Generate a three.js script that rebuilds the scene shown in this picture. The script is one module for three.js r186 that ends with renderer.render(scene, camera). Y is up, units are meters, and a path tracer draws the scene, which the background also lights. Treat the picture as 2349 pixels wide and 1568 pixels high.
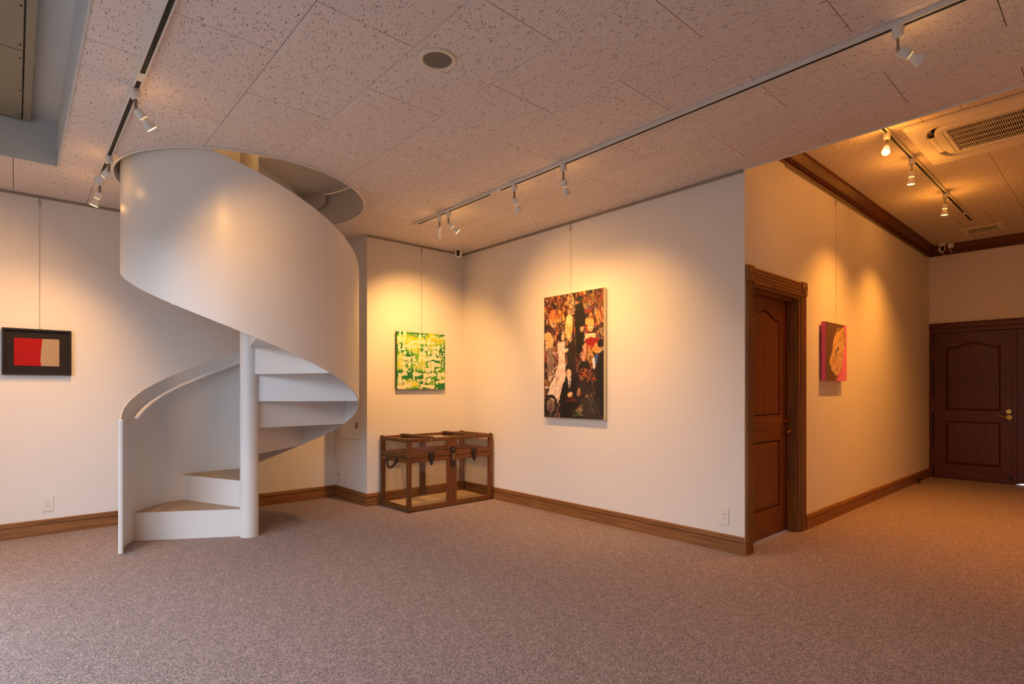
import * as THREE from 'three';
import { mergeGeometries } from 'three/addons/utils/BufferGeometryUtils.js';
import { RoundedBoxGeometry } from 'three/addons/geometries/RoundedBoxGeometry.js';
import { RectAreaLightUniformsLib } from 'three/addons/lights/RectAreaLightUniformsLib.js';
import { Brush, Evaluator, SUBTRACTION } from 'three-bvh-csg';

// ------------------------------------------------------------------ camera, sky, daylight, exposure
const scene = new THREE.Scene();
const YAW = THREE.MathUtils.degToRad(48.203), EYE = 1.17;
const camera = new THREE.PerspectiveCamera(2 * Math.atan(784 / 1276.1) * 180 / Math.PI, 2349 / 1568, 0.05, 80);
camera.position.set(0, EYE, 0);
camera.lookAt(Math.cos(YAW), EYE, -Math.sin(YAW));
camera.setViewOffset(2349, 1568, 0, -109.35, 2349, 1568);
scene.add(camera);
const renderer = new THREE.WebGLRenderer({ antialias: true });
renderer.toneMapping = THREE.LinearToneMapping;
renderer.toneMappingExposure = 0.97;
renderer.shadowMap.enabled = true;
RectAreaLightUniformsLib.init();
scene.background = new THREE.Color().setRGB(0.85, 0.98, 1.18);        // even overcast sky; it enters through window_1
scene.backgroundIntensity = 6.0;
const WINDOWS = [[-4.6, -0.4]];                                     // z from, z to, in the wall left of the viewer
const WARM = new THREE.Color().setRGB(1.0, 0.495, 0.14);

// ------------------------------------------------------------------ measures (metres)
const H = 2.728, HC = 3.074, X1 = 3.849, Z3 = -1.837, Z5 = -5.868, Z2 = -5.144, X6 = 2.642, X4 = 9.176;
const XW = -1.1, ZR = 2.5, TH = 0.12, ZH = -0.1;                   // ZH: right side of the hall
const CX = 1.402, CZ = -4.726, GR = 0.847, HOLE = 0.893;

// ------------------------------------------------------------------ helpers
let seed = 20240607;
const rnd = () => { seed = (seed + 0x6D2B79F5) | 0; let t = Math.imul(seed ^ (seed >>> 15), 1 | seed); t = (t + Math.imul(t ^ (t >>> 7), 61 | t)) ^ t; return ((t ^ (t >>> 14)) >>> 0) / 4294967296; };
const rr = (a, b) => a + (b - a) * rnd();
const pick = (a) => a[Math.floor(rnd() * a.length)];
const V = (x, y, z) => new THREE.Vector3(x, y, z);
const taken = {};
const numbered = (n) => { const k = taken[n] = (taken[n] ?? -1) + 1; return k ? n + '_' + String(k).padStart(3, '0') : n; };
function shade(o) { o.castShadow = true; o.receiveShadow = true; return o; }
function mesh(name, geo, mat, parent, label) {
  const g = Array.isArray(geo) ? join(geo) : geo;
  const m = shade(new THREE.Mesh(g, mat)); m.name = name;
  if (label) m.userData.label = label;
  if (parent) parent.add(m);
  return m;
}
function tag(o, label, category, kind, group) {
  o.userData.label = label; o.userData.category = category;
  if (kind) o.userData.kind = kind;
  if (group) o.userData.group = group;
  return o;
}
function thing(name, label, category, pos = [0, 0, 0], group) {
  const g = new THREE.Group(); g.name = numbered(name); g.position.set(...pos); scene.add(g);
  return tag(g, label, category, null, group);
}
function struct(name, label, category, geo, mat) { const m = mesh(numbered(name), geo, mat, scene); return tag(m, label, category, 'structure'); }
function structGroup(name, label, category) { const g = new THREE.Group(); g.name = numbered(name); scene.add(g); return tag(g, label, category, 'structure'); }
function flat(g) { return g.index ? g.toNonIndexed() : g; }
function join(list) {
  const l = list.map((g) => { const q = flat(g); for (const k of Object.keys(q.attributes)) if (!['position', 'normal', 'uv'].includes(k)) q.deleteAttribute(k); if (!q.attributes.uv) q.setAttribute('uv', new THREE.BufferAttribute(new Float32Array(q.attributes.position.count * 2), 2)); q.clearGroups(); return q; });
  return l.length > 1 ? mergeGeometries(l) : l[0];
}
// uv in metres; the grain axis runs along u
function uvm(geo, grain = 'x', shift = true) {
  const g = flat(geo), p = g.attributes.position, n = g.attributes.normal, uv = new Float32Array(p.count * 2);
  const ou = shift ? rnd() * 3 : 0, ov = shift ? rnd() * 3 : 0;
  for (let i = 0; i < p.count; i++) {
    const a = [Math.abs(n.getX(i)), Math.abs(n.getY(i)), Math.abs(n.getZ(i))], c = { x: p.getX(i), y: p.getY(i), z: p.getZ(i) };
    const d = 'xyz'[a.indexOf(Math.max(...a))];
    let u, v;
    if (grain !== d) { u = c[grain]; v = c['xyz'.replace(grain, '').replace(d, '')]; } else { const r = 'xyz'.replace(d, ''); u = c[r[0]] * 0.1; v = c[r[1]]; }
    uv[2 * i] = u + ou; uv[2 * i + 1] = v + ov;
  }
  g.setAttribute('uv', new THREE.BufferAttribute(uv, 2));
  return g;
}
function box(x0, x1, y0, y1, z0, z1, r = 0, grain) {
  const w = Math.abs(x1 - x0), h = Math.abs(y1 - y0), d = Math.abs(z1 - z0);
  const g = r ? new RoundedBoxGeometry(w, h, d, 1, Math.min(r, w / 2.1, h / 2.1, d / 2.1)) : new THREE.BoxGeometry(w, h, d);
  g.translate((x0 + x1) / 2, (y0 + y1) / 2, (z0 + z1) / 2);
  return uvm(g, grain || (w >= h && w >= d ? 'x' : d >= h ? 'z' : 'y'));
}
function cyl(r0, r1, h, x, y, z, seg = 24) { const g = new THREE.CylinderGeometry(r0, r1, h, seg); g.translate(x, y, z); return flat(g); }
// a profile [u, v] swept along W from O for a length L; m0 / m1 mitre the ends (extra length for each metre of u)
function sweep(profile, O, U, Vv, W, L, m0 = 0, m1 = 0) {
  const P = (q, t) => O.clone().addScaledVector(U, q[0]).addScaledVector(Vv, q[1]).addScaledVector(W, t ? L + m1 * q[0] : -m0 * q[0]);
  const pos = [], n = profile.length, tri = (a, b, c) => pos.push(a.x, a.y, a.z, b.x, b.y, b.z, c.x, c.y, c.z);
  const hand = U.clone().cross(Vv).dot(W) * Math.sign(THREE.ShapeUtils.area(profile.map((q) => new THREE.Vector2(q[0], q[1])))) > 0;
  const put = (a, b, c) => hand ? tri(a, b, c) : tri(a, c, b);
  for (let i = 0; i < n; i++) {
    const a = profile[i], b = profile[(i + 1) % n];
    put(P(a, 0), P(b, 0), P(b, 1)); put(P(a, 0), P(b, 1), P(a, 1));
  }
  const pts = profile.map((q) => new THREE.Vector2(q[0], q[1]));
  for (const f of THREE.ShapeUtils.triangulateShape(pts, [])) {
    put(P(profile[f[0]], 1), P(profile[f[1]], 1), P(profile[f[2]], 1));
    put(P(profile[f[0]], 0), P(profile[f[2]], 0), P(profile[f[1]], 0));
  }
  const g = new THREE.BufferGeometry(); g.setAttribute('position', new THREE.Float32BufferAttribute(pos, 3)); g.computeVertexNormals();
  return uvm(g, Math.abs(W.x) > 0.5 ? 'x' : Math.abs(W.y) > 0.5 ? 'y' : 'z');
}
function tube(points, r, seg = 40, rad = 8, closed = false) { return flat(new THREE.TubeGeometry(new THREE.CatmullRomCurve3(points, closed), seg, r, rad, closed)); }
function canvas(w, h, draw) { const c = document.createElement('canvas'); c.width = w; c.height = h; draw(c.getContext('2d'), w, h); return c; }
function tex(c, srgb = true, repeat = true) {
  const t = new THREE.CanvasTexture(c); if (srgb) t.colorSpace = THREE.SRGBColorSpace;
  if (repeat) t.wrapS = t.wrapT = THREE.RepeatWrapping; t.anisotropy = 8; return t;
}
function dataTex(n, m, fn, srgb = true) {
  const d = new Uint8Array(n * m * 4);
  for (let j = 0; j < m; j++) for (let i = 0; i < n; i++) { const c = fn(i, j), o = (j * n + i) * 4; d[o] = c[0]; d[o + 1] = c[1]; d[o + 2] = c[2]; d[o + 3] = 255; }
  const t = new THREE.DataTexture(d, n, m); t.magFilter = THREE.LinearFilter; t.minFilter = THREE.LinearMipmapLinearFilter; t.generateMipmaps = true;
  t.wrapS = t.wrapT = THREE.RepeatWrapping; if (srgb) t.colorSpace = THREE.SRGBColorSpace; t.needsUpdate = true; return t;
}
// periodic value noise on an n x m lattice
function lattice(n, m) { const a = Float32Array.from({ length: n * m }, rnd); const s = (t) => t * t * (3 - 2 * t);
  return (x, y) => { const i = Math.floor(x), j = Math.floor(y), fx = s(x - i), fy = s(y - j), w = (p, q) => a[(((q % m) + m) % m) * n + (((p % n) + n) % n)];
    return (w(i, j) * (1 - fx) + w(i + 1, j) * fx) * (1 - fy) + (w(i, j + 1) * (1 - fx) + w(i + 1, j + 1) * fx) * fy; }; }

// ------------------------------------------------------------------ textures
const woodTex = (() => {                                            // grain along u; a light map that the material tints
  const a = lattice(5, 34), b = lattice(10, 150), c = lattice(60, 512), w = lattice(6, 12);
  return dataTex(1024, 512, (i, j) => {
    const u = i / 1024, v = j / 512, y = v + 0.02 * (w(u * 6, v * 12) - 0.5);
    let t = 0.5 * a(u * 5, y * 34) + 0.3 * b(u * 10, y * 150) + 0.2 * c(u * 60, v * 512);
    const pore = c(u * 60 + 7, v * 512 + 3) > 0.83 ? 0.08 : 0;
    t = 0.62 + 0.55 * (t - 0.5) * 1.05 - pore; t = Math.max(0.25, Math.min(1, t + 0.12));
    return [255 * Math.pow(t, 0.62), 255 * Math.pow(t, 0.74), 255 * Math.pow(t, 0.88)];
  });
})();
woodTex.repeat.set(1 / 1.1, 1 / 0.32);
const carpetCanvas = (() => {
  const n = 1024, cell = 5, k = Math.floor(n / cell), f = n / k, val = Float32Array.from({ length: k * k }, rnd), px = Float32Array.from({ length: k * k }, () => rr(0.15, 0.85)), py = Float32Array.from({ length: k * k }, () => rr(0.15, 0.85));
  const soft = lattice(40, 40), out = new Float32Array(n * n), hgt = new Float32Array(n * n);
  for (let j = 0; j < n; j++) for (let i = 0; i < n; i++) {
    const x = i / f, y = j / f, cx = Math.floor(x), cy = Math.floor(y); let best = 9, id = 0;
    for (let b = -1; b < 2; b++) for (let a = -1; a < 2; a++) { const q = (((cy + b) % k + k) % k) * k + (((cx + a) % k + k) % k); const dx = cx + a + px[q] - x, dy = cy + b + py[q] - y, d = dx * dx + dy * dy; if (d < best) { best = d; id = q; } }
    const h = Math.max(0, 1 - best * 1.3);
    hgt[j * n + i] = h; out[j * n + i] = 0.7 * val[id] + 0.24 * h + 0.06 * soft(i / n * 40, j / n * 40);
  }
  return { n, out, hgt };
})();
const carpetTex = dataTex(1024, 1024, (i, j) => { const t = carpetCanvas.out[j * 1024 + i]; const k = 0.55 + 0.72 * t; return [Math.min(255, 165 * k), Math.min(255, 144 * k), Math.min(255, 137 * k)]; });
const carpetBump = dataTex(1024, 1024, (i, j) => { const t = 255 * carpetCanvas.hgt[j * 1024 + i]; return [t, t, t]; }, false);
const wallBump = (() => { const a = lattice(256, 256), b = lattice(128, 128), c = lattice(64, 64); return dataTex(512, 512, (i, j) => { const t = 255 * (0.5 * a(i / 2, j / 2) + 0.3 * b(i / 4, j / 4) + 0.2 * c(i / 8, j / 8)); return [t, t, t]; }, false); })();
wallBump.repeat.set(1 / 0.45, 1 / 0.45);
// acoustic ceiling board with worm-like fissures, 455 x 910 mm, fissures run along the length
function fissures(w, h, big, small, bg, ink) {
  return canvas(w, h, (c) => {
    c.fillStyle = bg; c.fillRect(0, 0, w, h);
    const s = h / 910;
    for (let i = 0; i < 14000; i++) { c.fillStyle = `rgba(${rnd() < 0.5 ? '90,70,60' : '255,250,246'},${rr(0.015, 0.05)})`; c.fillRect(rnd() * w, rnd() * h, rr(1, 4) * s, rr(1, 4) * s); }
    c.lineCap = 'round'; c.lineJoin = 'round';
    for (let i = 0; i < big; i++) {
      let x = rr(6, 449) * s, y = rr(8, 902) * s; const sg = rnd() < 0.5 ? 1 : -1, n = 1 + Math.floor(rnd() * rnd() * 5); c.strokeStyle = `rgba(${ink},${rr(0.5, 0.88)})`; c.lineWidth = rr(1.3, 2.7) * s;
      c.beginPath(); c.moveTo(x, y);
      for (let k = 0; k < n; k++) { const L = rr(3, 6.5) * s, a = (k % 2 ? 1 : -1) * rr(0.1, 0.85) * sg + 0.12; x += Math.sin(a) * L; y += Math.cos(a) * L; c.lineTo(x, y); }
      c.stroke();
    }
    for (let i = 0; i < small; i++) { c.fillStyle = `rgba(${ink},${rr(0.5, 0.92)})`; c.beginPath(); c.ellipse(rr(4, 451) * s, rr(4, 906) * s, rr(0.8, 1.9) * s, rr(1.0, 2.5) * s, 0, 0, 7); c.fill(); }
  });
}
const fissA = tex(fissures(768, 1536, 600, 520, 'rgb(232,220,213)', '62,50,46')), fissB = tex(fissures(768, 1536, 600, 520, 'rgb(229,217,210)', '62,50,46'));
const dotted = tex(fissures(768, 1536, 420, 1900, 'rgb(224,210,192)', '64,48,34'));

// paintings ---------------------------------------------------------------
const col = (a) => `rgb(${a.map((v) => Math.round(v)).join(',')})`;
const crowdArt = canvas(640, 1000, (c, w, h) => {
  c.fillStyle = 'rgb(34,19,14)'; c.fillRect(0, 0, w, h);
  const stroke = (x, y, L, wd, a, cl, al = 0.9) => { c.save(); c.translate(x, y); c.rotate(a); c.globalAlpha = al; c.fillStyle = cl; c.beginPath(); c.moveTo(-L / 2, -wd / 2); c.quadraticCurveTo(0, -wd * rr(0.4, 1.1), L / 2, -wd * 0.2); c.lineTo(L / 2 * rr(0.8, 1.1), wd * 0.3); c.quadraticCurveTo(0, wd * rr(0.2, 0.9), -L / 2, wd / 2); c.fill(); c.restore(); };
  const skin = [[238, 190, 140], [224, 160, 106], [206, 132, 78], [246, 210, 168]];
  const top = [[150, 62, 28], [196, 96, 40], [220, 140, 70], [96, 40, 22], [60, 28, 20], [120, 70, 80], [74, 44, 66], [228, 176, 110], [140, 30, 24], [44, 22, 18], [180, 110, 60]];
  const mid = [[92, 54, 66], [150, 112, 112], [58, 34, 40], [30, 18, 16], [190, 120, 80], [120, 66, 40], [214, 170, 150], [70, 50, 74], [24, 14, 12]];
  const low = [[22, 14, 14], [36, 22, 20], [18, 12, 16], [50, 32, 30], [70, 56, 52], [30, 40, 28], [92, 70, 66], [26, 16, 14], [60, 24, 20]];
  for (let i = 0; i < 2300; i++) {
    const u = rnd(), v = rnd(), p = v < 0.36 ? top : v < 0.62 ? (rnd() < 0.35 ? top : mid) : (rnd() < 0.2 ? mid : low);
    const b = pick(p), k = rr(0.75, 1.15);
    stroke(u * w, v * h, rr(18, 74), rr(5, 20), Math.PI / 2 + rr(-0.75, 0.75), col(b.map((q) => Math.min(255, q * k))), rr(0.6, 0.95));
  }
  const blob = (u, v, a, b, rot, cl, al = 1) => { c.save(); c.translate(u * w, v * h); c.rotate(rot); c.globalAlpha = al; c.fillStyle = col(cl); c.beginPath(); c.ellipse(0, 0, a * w, b * h, 0, 0, 7); c.fill(); c.restore(); };
  const poly = (pts, cl, al = 1) => { c.globalAlpha = al; c.fillStyle = col(cl); c.beginPath(); pts.forEach(([u, v], i) => (i ? c.lineTo : c.moveTo).call(c, u * w, v * h)); c.closePath(); c.fill(); c.globalAlpha = 1; };
  const dab = (u0, u1, v0, v1, n, pal, L, wd, a0) => { for (let i = 0; i < n; i++) stroke(rr(u0, u1) * w, rr(v0, v1) * h, rr(0.5, 1) * L, rr(0.5, 1) * wd, a0 + rr(-0.4, 0.4), col(pick(pal)), rr(0.6, 0.95)); };
  dab(0.0, 1, 0.0, 0.6, 90, [[110, 70, 120], [150, 120, 150], [232, 214, 200], [200, 60, 40]], 46, 9, 1.5);
  for (let i = 0; i < 46; i++) {                                         // many half-hidden heads
    const u = rnd(), v = i < 34 ? rr(0.02, 0.5) : rr(0.5, 0.95), a = rr(0.03, 0.052), k = rr(0.55, 1), sk = pick(skin).map((q) => q * k);
    blob(u, v + a * 0.2, a * 1.1, a * 0.95, rr(-0.4, 0.4), sk, 0.9); blob(u + rr(-0.01, 0.01), v - a * 0.45, a * 1.15, a * 0.5, rr(-0.4, 0.4), pick([[30, 18, 16], [60, 30, 22], [120, 66, 30], [26, 20, 30]]), 0.95);
    blob(u + a * 0.45, v + a * 0.25, a * 0.5, a * 0.7, 0.2, sk.map((q) => q * 0.62), 0.7); stroke(u * w, (v + a * 1.5) * h, a * w * 2.4, 12, rr(-0.3, 0.3), col(pick([[226, 206, 186], [90, 50, 90], [150, 40, 34], [40, 26, 30], [200, 150, 110]])), 0.9);
  }
  poly([[0.54, 0.1], [0.66, 0.08], [0.72, 0.2], [0.66, 0.46], [0.57, 0.5], [0.54, 0.2]], [20, 13, 12]);           // tall black coat
  dab(0.2, 0.36, 0.12, 0.24, 46, [[222, 150, 60], [240, 186, 92], [176, 96, 40], [120, 60, 28]], 60, 16, 1.5);        // golden heads at the top
  dab(0.4, 0.52, 0.0, 0.12, 30, [[232, 200, 150], [200, 150, 90], [120, 90, 70]], 50, 14, 1.2);
  blob(0.15, 0.16, 0.05, 0.05, 0, [206, 120, 70]); dab(0.1, 0.2, 0.18, 0.22, 12, [[226, 160, 100]], 40, 10, 0.3);
  blob(0.44, 0.27, 0.065, 0.085, 0.08, [232, 196, 132]); blob(0.45, 0.21, 0.06, 0.04, 0, [240, 214, 150]); dab(0.4, 0.5, 0.2, 0.42, 30, [[226, 176, 96], [246, 220, 170], [190, 120, 60]], 60, 12, 1.6);
  poly([[0.4, 0.42], [0.53, 0.36], [0.56, 0.44], [0.55, 0.66], [0.42, 0.64]], [40, 28, 26]);                          // dark coat
  // woman seen from behind at the left edge
  poly([[0.01, 0.3], [0.1, 0.29], [0.17, 0.35], [0.16, 0.44], [0.03, 0.45]], [236, 180, 128]); poly([[0.05, 0.43], [0.16, 0.42], [0.19, 0.66], [0.06, 0.68]], [134, 110, 96]); dab(0.05, 0.18, 0.43, 0.66, 26, [[168, 148, 132], [96, 74, 74]], 90, 8, 1.6); blob(0.09, 0.26, 0.05, 0.025, 0, [60, 30, 30]);
  // woman in a white dress
  poly([[0.24, 0.40], [0.3, 0.365], [0.36, 0.39], [0.37, 0.5], [0.39, 0.64], [0.34, 0.8], [0.24, 0.88], [0.06, 0.83], [0.1, 0.74], [0.2, 0.66], [0.26, 0.55]], [236, 206, 190]);
  dab(0.1, 0.36, 0.6, 0.86, 60, [[250, 232, 216], [226, 190, 176], [206, 160, 150], [244, 220, 190]], 90, 12, 2.1); dab(0.26, 0.37, 0.4, 0.62, 30, [[250, 236, 222], [222, 186, 176]], 60, 9, 1.6);
  blob(0.3, 0.345, 0.045, 0.04, 0, [36, 20, 18]); blob(0.335, 0.345, 0.026, 0.03, 0.1, [240, 190, 142]); stroke(0.36 * w, 0.47 * h, 70, 14, -0.35, col(skin[0])); blob(0.4, 0.455, 0.035, 0.016, -0.5, skin[3]);
  // blonde woman with red
  blob(0.78, 0.245, 0.07, 0.032, 0, [222, 164, 84]); blob(0.8, 0.285, 0.045, 0.038, 0, [242, 196, 150]); dab(0.74, 0.84, 0.225, 0.26, 20, [[240, 200, 120], [196, 130, 60]], 26, 9, 0.3); blob(0.805, 0.305, 0.014, 0.006, 0, [176, 40, 36]); blob(0.785, 0.278, 0.007, 0.004, 0, [50, 26, 20]); blob(0.82, 0.278, 0.007, 0.004, 0, [50, 26, 20]);
  poly([[0.7, 0.335], [0.88, 0.335], [0.87, 0.39], [0.72, 0.39]], [246, 206, 166]); poly([[0.7, 0.38], [0.8, 0.365], [0.92, 0.38], [0.94, 0.46], [0.72, 0.46]], [150, 26, 24]); dab(0.7, 0.84, 0.44, 0.56, 40, [[196, 130, 70], [150, 140, 70], [222, 176, 110]], 50, 12, 1.5);
  blob(0.66, 0.285, 0.035, 0.035, 0.1, [206, 150, 110]); blob(0.655, 0.26, 0.04, 0.018, 0, [24, 14, 14]); stroke(0.69 * w, 0.5 * h, 190, 26, 1.75, 'rgb(216,160,140)'); dab(0.88, 0.99, 0.14, 0.28, 36, [[222, 150, 80], [240, 196, 150], [120, 60, 50]], 60, 14, 1.3);
  // man in profile with a blue collar
  blob(0.9, 0.45, 0.055, 0.045, 0.5, [222, 150, 84]); blob(0.95, 0.42, 0.05, 0.03, 0.3, [30, 18, 16]); poly([[0.86, 0.51], [0.92, 0.5], [0.9, 0.57], [0.86, 0.6]], [60, 90, 160]); poly([[0.82, 0.53], [0.86, 0.52], [0.87, 0.6], [0.84, 0.62]], [236, 226, 216]); poly([[0.92, 0.5], [1, 0.47], [1, 0.95], [0.86, 0.92], [0.88, 0.6]], [20, 13, 14]);
  blob(0.7, 0.595, 0.09, 0.05, 0, [28, 20, 20]); dab(0.65, 0.75, 0.61, 0.65, 12, [[196, 110, 56], [120, 60, 34]], 40, 9, 0.3); dab(0.62, 0.86, 0.63, 0.7, 16, [[176, 70, 30], [90, 40, 30]], 70, 12, 0.4);
  // seated man in a black suit
  poly([[0.34, 0.72], [0.42, 0.675], [0.52, 0.67], [0.6, 0.71], [0.64, 0.8], [0.6, 1], [0.3, 1], [0.28, 0.84]], [17, 12, 12]); blob(0.435, 0.61, 0.055, 0.028, 0, [22, 14, 13]); blob(0.44, 0.645, 0.042, 0.04, 0, [238, 196, 158]); poly([[0.42, 0.68], [0.48, 0.68], [0.46, 0.76], [0.44, 0.76]], [236, 222, 206]); poly([[0.445, 0.69], [0.46, 0.69], [0.46, 0.77], [0.445, 0.77]], [60, 50, 90]);
  blob(0.46, 0.81, 0.045, 0.02, -0.3, [232, 180, 134]); blob(0.42, 0.638, 0.007, 0.004, 0, [50, 30, 24]); blob(0.458, 0.638, 0.007, 0.004, 0, [50, 30, 24]); dab(0.4, 0.58, 0.83, 0.87, 14, [[120, 40, 26], [70, 26, 20]], 70, 12, 0.1);
  // boy at the lower right and the wheel at the lower left
  blob(0.67, 0.75, 0.1, 0.05, 0, [42, 28, 28]); blob(0.605, 0.795, 0.03, 0.034, 0.2, [176, 122, 88]); dab(0.58, 0.64, 0.78, 0.83, 8, [[206, 150, 110], [120, 76, 56]], 22, 7, 1.4); poly([[0.62, 0.85], [0.8, 0.82], [0.94, 0.9], [0.95, 1], [0.66, 1]], [52, 44, 36]); dab(0.76, 0.92, 0.84, 0.98, 30, [[96, 82, 66], [34, 28, 26]], 80, 9, 1.1); dab(0.55, 0.66, 0.9, 0.95, 16, [[222, 190, 130], [176, 140, 80], [90, 60, 40]], 36, 10, 2.4); dab(0.5, 0.66, 0.94, 0.99, 14, [[80, 110, 60], [120, 110, 70]], 40, 12, 0.2);
  c.globalAlpha = 1; c.lineWidth = 26; c.strokeStyle = 'rgb(24,16,16)'; c.beginPath(); c.ellipse(0.12 * w, 0.9 * h, 0.1 * w, 0.075 * h, 0.2, 0, 7); c.stroke(); blob(0.12, 0.9, 0.075, 0.05, 0.2, [140, 112, 92]); dab(0.02, 0.3, 0.88, 1, 30, [[92, 76, 78], [150, 130, 124], [40, 28, 34]], 80, 10, 1.9);
  const flow = lattice(7, 11);                                         // work the whole surface over with short wet strokes
  for (const [n, L, wd] of [[2600, 24, 7], [9000, 11, 3.4]]) {
    const px = c.getImageData(0, 0, w, h).data;
    for (let i = 0; i < n; i++) { const x = Math.floor(rnd() * w), y = Math.floor(rnd() * h), o = (y * w + x) * 4, k = rr(0.72, 1.28), g = rr(-14, 14); stroke(x + rr(-4, 4), y + rr(-4, 4), rr(0.5, 1.1) * L, rr(0.5, 1) * wd, flow(x / w * 7, y / h * 11) * 4 + 0.4 + rr(-0.4, 0.4), col([px[o] * k + g, px[o + 1] * k + g * 0.5, px[o + 2] * k].map((v) => Math.max(0, Math.min(255, v)))), rr(0.55, 0.9)); }
  }
});
const greenArt = canvas(640, 640, (c, w) => {
  const n1 = lattice(7, 7), cream = 'rgb(247,234,200)';
  for (let j = 0; j < 64; j++) for (let i = 0; i < 64; i++) {          // washes from deep green to yellow
    const t = n1(i / 64 * 6.3 + 0.6, j / 64 * 6.3 + 0.3), e = Math.min(i, j, 63 - i, 63 - j) / 31, k = Math.min(1, Math.max(0, (t - 0.42) * 2.2 + 0.2 * e));
    const a = [20, 122, 56], b = [112, 178, 44], y = [222, 214, 60], q = k < 0.55 ? a.map((v, s) => v + (b[s] - v) * k / 0.55) : b.map((v, s) => v + (y[s] - v) * (k - 0.55) / 0.45);
    c.fillStyle = col(q); c.fillRect(i * w / 64, j * w / 64, w / 64 + 1, w / 64 + 1);
  }
  c.fillStyle = cream; c.strokeStyle = cream;
  const rrect = (x, y, a, b, r) => { c.beginPath(); c.roundRect(-a / 2 + x, -b / 2 + y, a, b, r); c.fill(); };
  const N = 10, s = w / N;
  for (let pass = 0; pass < 2; pass++) for (let j = 0; j < N; j++) for (let i = 0; i < N; i++) {
    if (rnd() < (pass ? 0.78 : j === 0 || j === N - 1 ? 0.4 : 0.03)) continue;
    c.save(); c.translate((i + rr(0.3, 0.7)) * s, (j + rr(0.3, 0.7)) * s); c.rotate(pick([0, 0, Math.PI / 2, Math.PI, -Math.PI / 2]) + rr(-0.25, 0.25));
    const k = Math.floor(rnd() * 7), z = s * rr(0.85, 1.28);
    if (k === 0) { rrect(0, z * 0.15, z * 0.55, z * 0.9, z * 0.14); rrect(0, -z * 0.5, z * 0.22, z * 0.5, z * 0.06); }        // bottle
    else if (k === 1) { c.lineWidth = z * 0.16; c.beginPath(); c.arc(0, 0, z * 0.3, 0.4, 5.6); c.stroke(); }
    else if (k === 2) { rrect(0, 0, z * 0.95, z * 0.62, z * 0.1); rrect(z * 0.4, z * 0.3, z * 0.3, z * 0.6, z * 0.08); }
    else if (k === 3) { c.beginPath(); c.arc(0, -z * 0.28, z * 0.17, 0, 7); c.fill(); rrect(0, z * 0.2, z * 0.2, z * 0.7, z * 0.08); rrect(z * 0.1, z * 0.42, z * 0.42, z * 0.16, z * 0.04); }
    else if (k === 4) { c.beginPath(); c.moveTo(-z * 0.5, -z * 0.35); c.quadraticCurveTo(0, -z * 0.1, z * 0.5, -z * 0.4); c.lineTo(z * 0.36, z * 0.46); c.quadraticCurveTo(0, z * 0.2, -z * 0.4, z * 0.5); c.fill(); }
    else if (k === 5) { rrect(0, 0, z * 1.25, z * 0.34, z * 0.16); rrect(-z * 0.25, z * 0.25, z * 0.34, z * 0.4, z * 0.1); }
    else { c.beginPath(); c.ellipse(0, 0, z * 0.48, z * 0.3, 0.4, 0, 7); c.fill(); c.fillRect(-z * 0.1, -z * 0.5, z * 0.2, z); }
    c.restore();
  }
  for (let i = 0; i < 30; i++) { const x = rnd() * w, y = rnd() * w; c.strokeStyle = pick(['rgb(40,124,56)', 'rgb(110,160,40)', 'rgb(190,190,50)']); c.fillStyle = cream; c.lineWidth = rr(4, 9); c.beginPath(); c.arc(x, y, rr(8, 15), 0, 7); c.fill(); c.stroke(); }
  for (let i = 0; i < 50; i++) { c.strokeStyle = pick(['rgb(40,124,56)', 'rgb(120,164,44)', 'rgb(206,196,60)']); c.lineWidth = rr(1.5, 4); c.beginPath(); const x = rnd() * w, y = rnd() * w; c.moveTo(x, y); c.quadraticCurveTo(x + rr(-30, 30), y + rr(-30, 30), x + rr(-60, 60), y + rr(-60, 60)); c.stroke(); }
});
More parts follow.
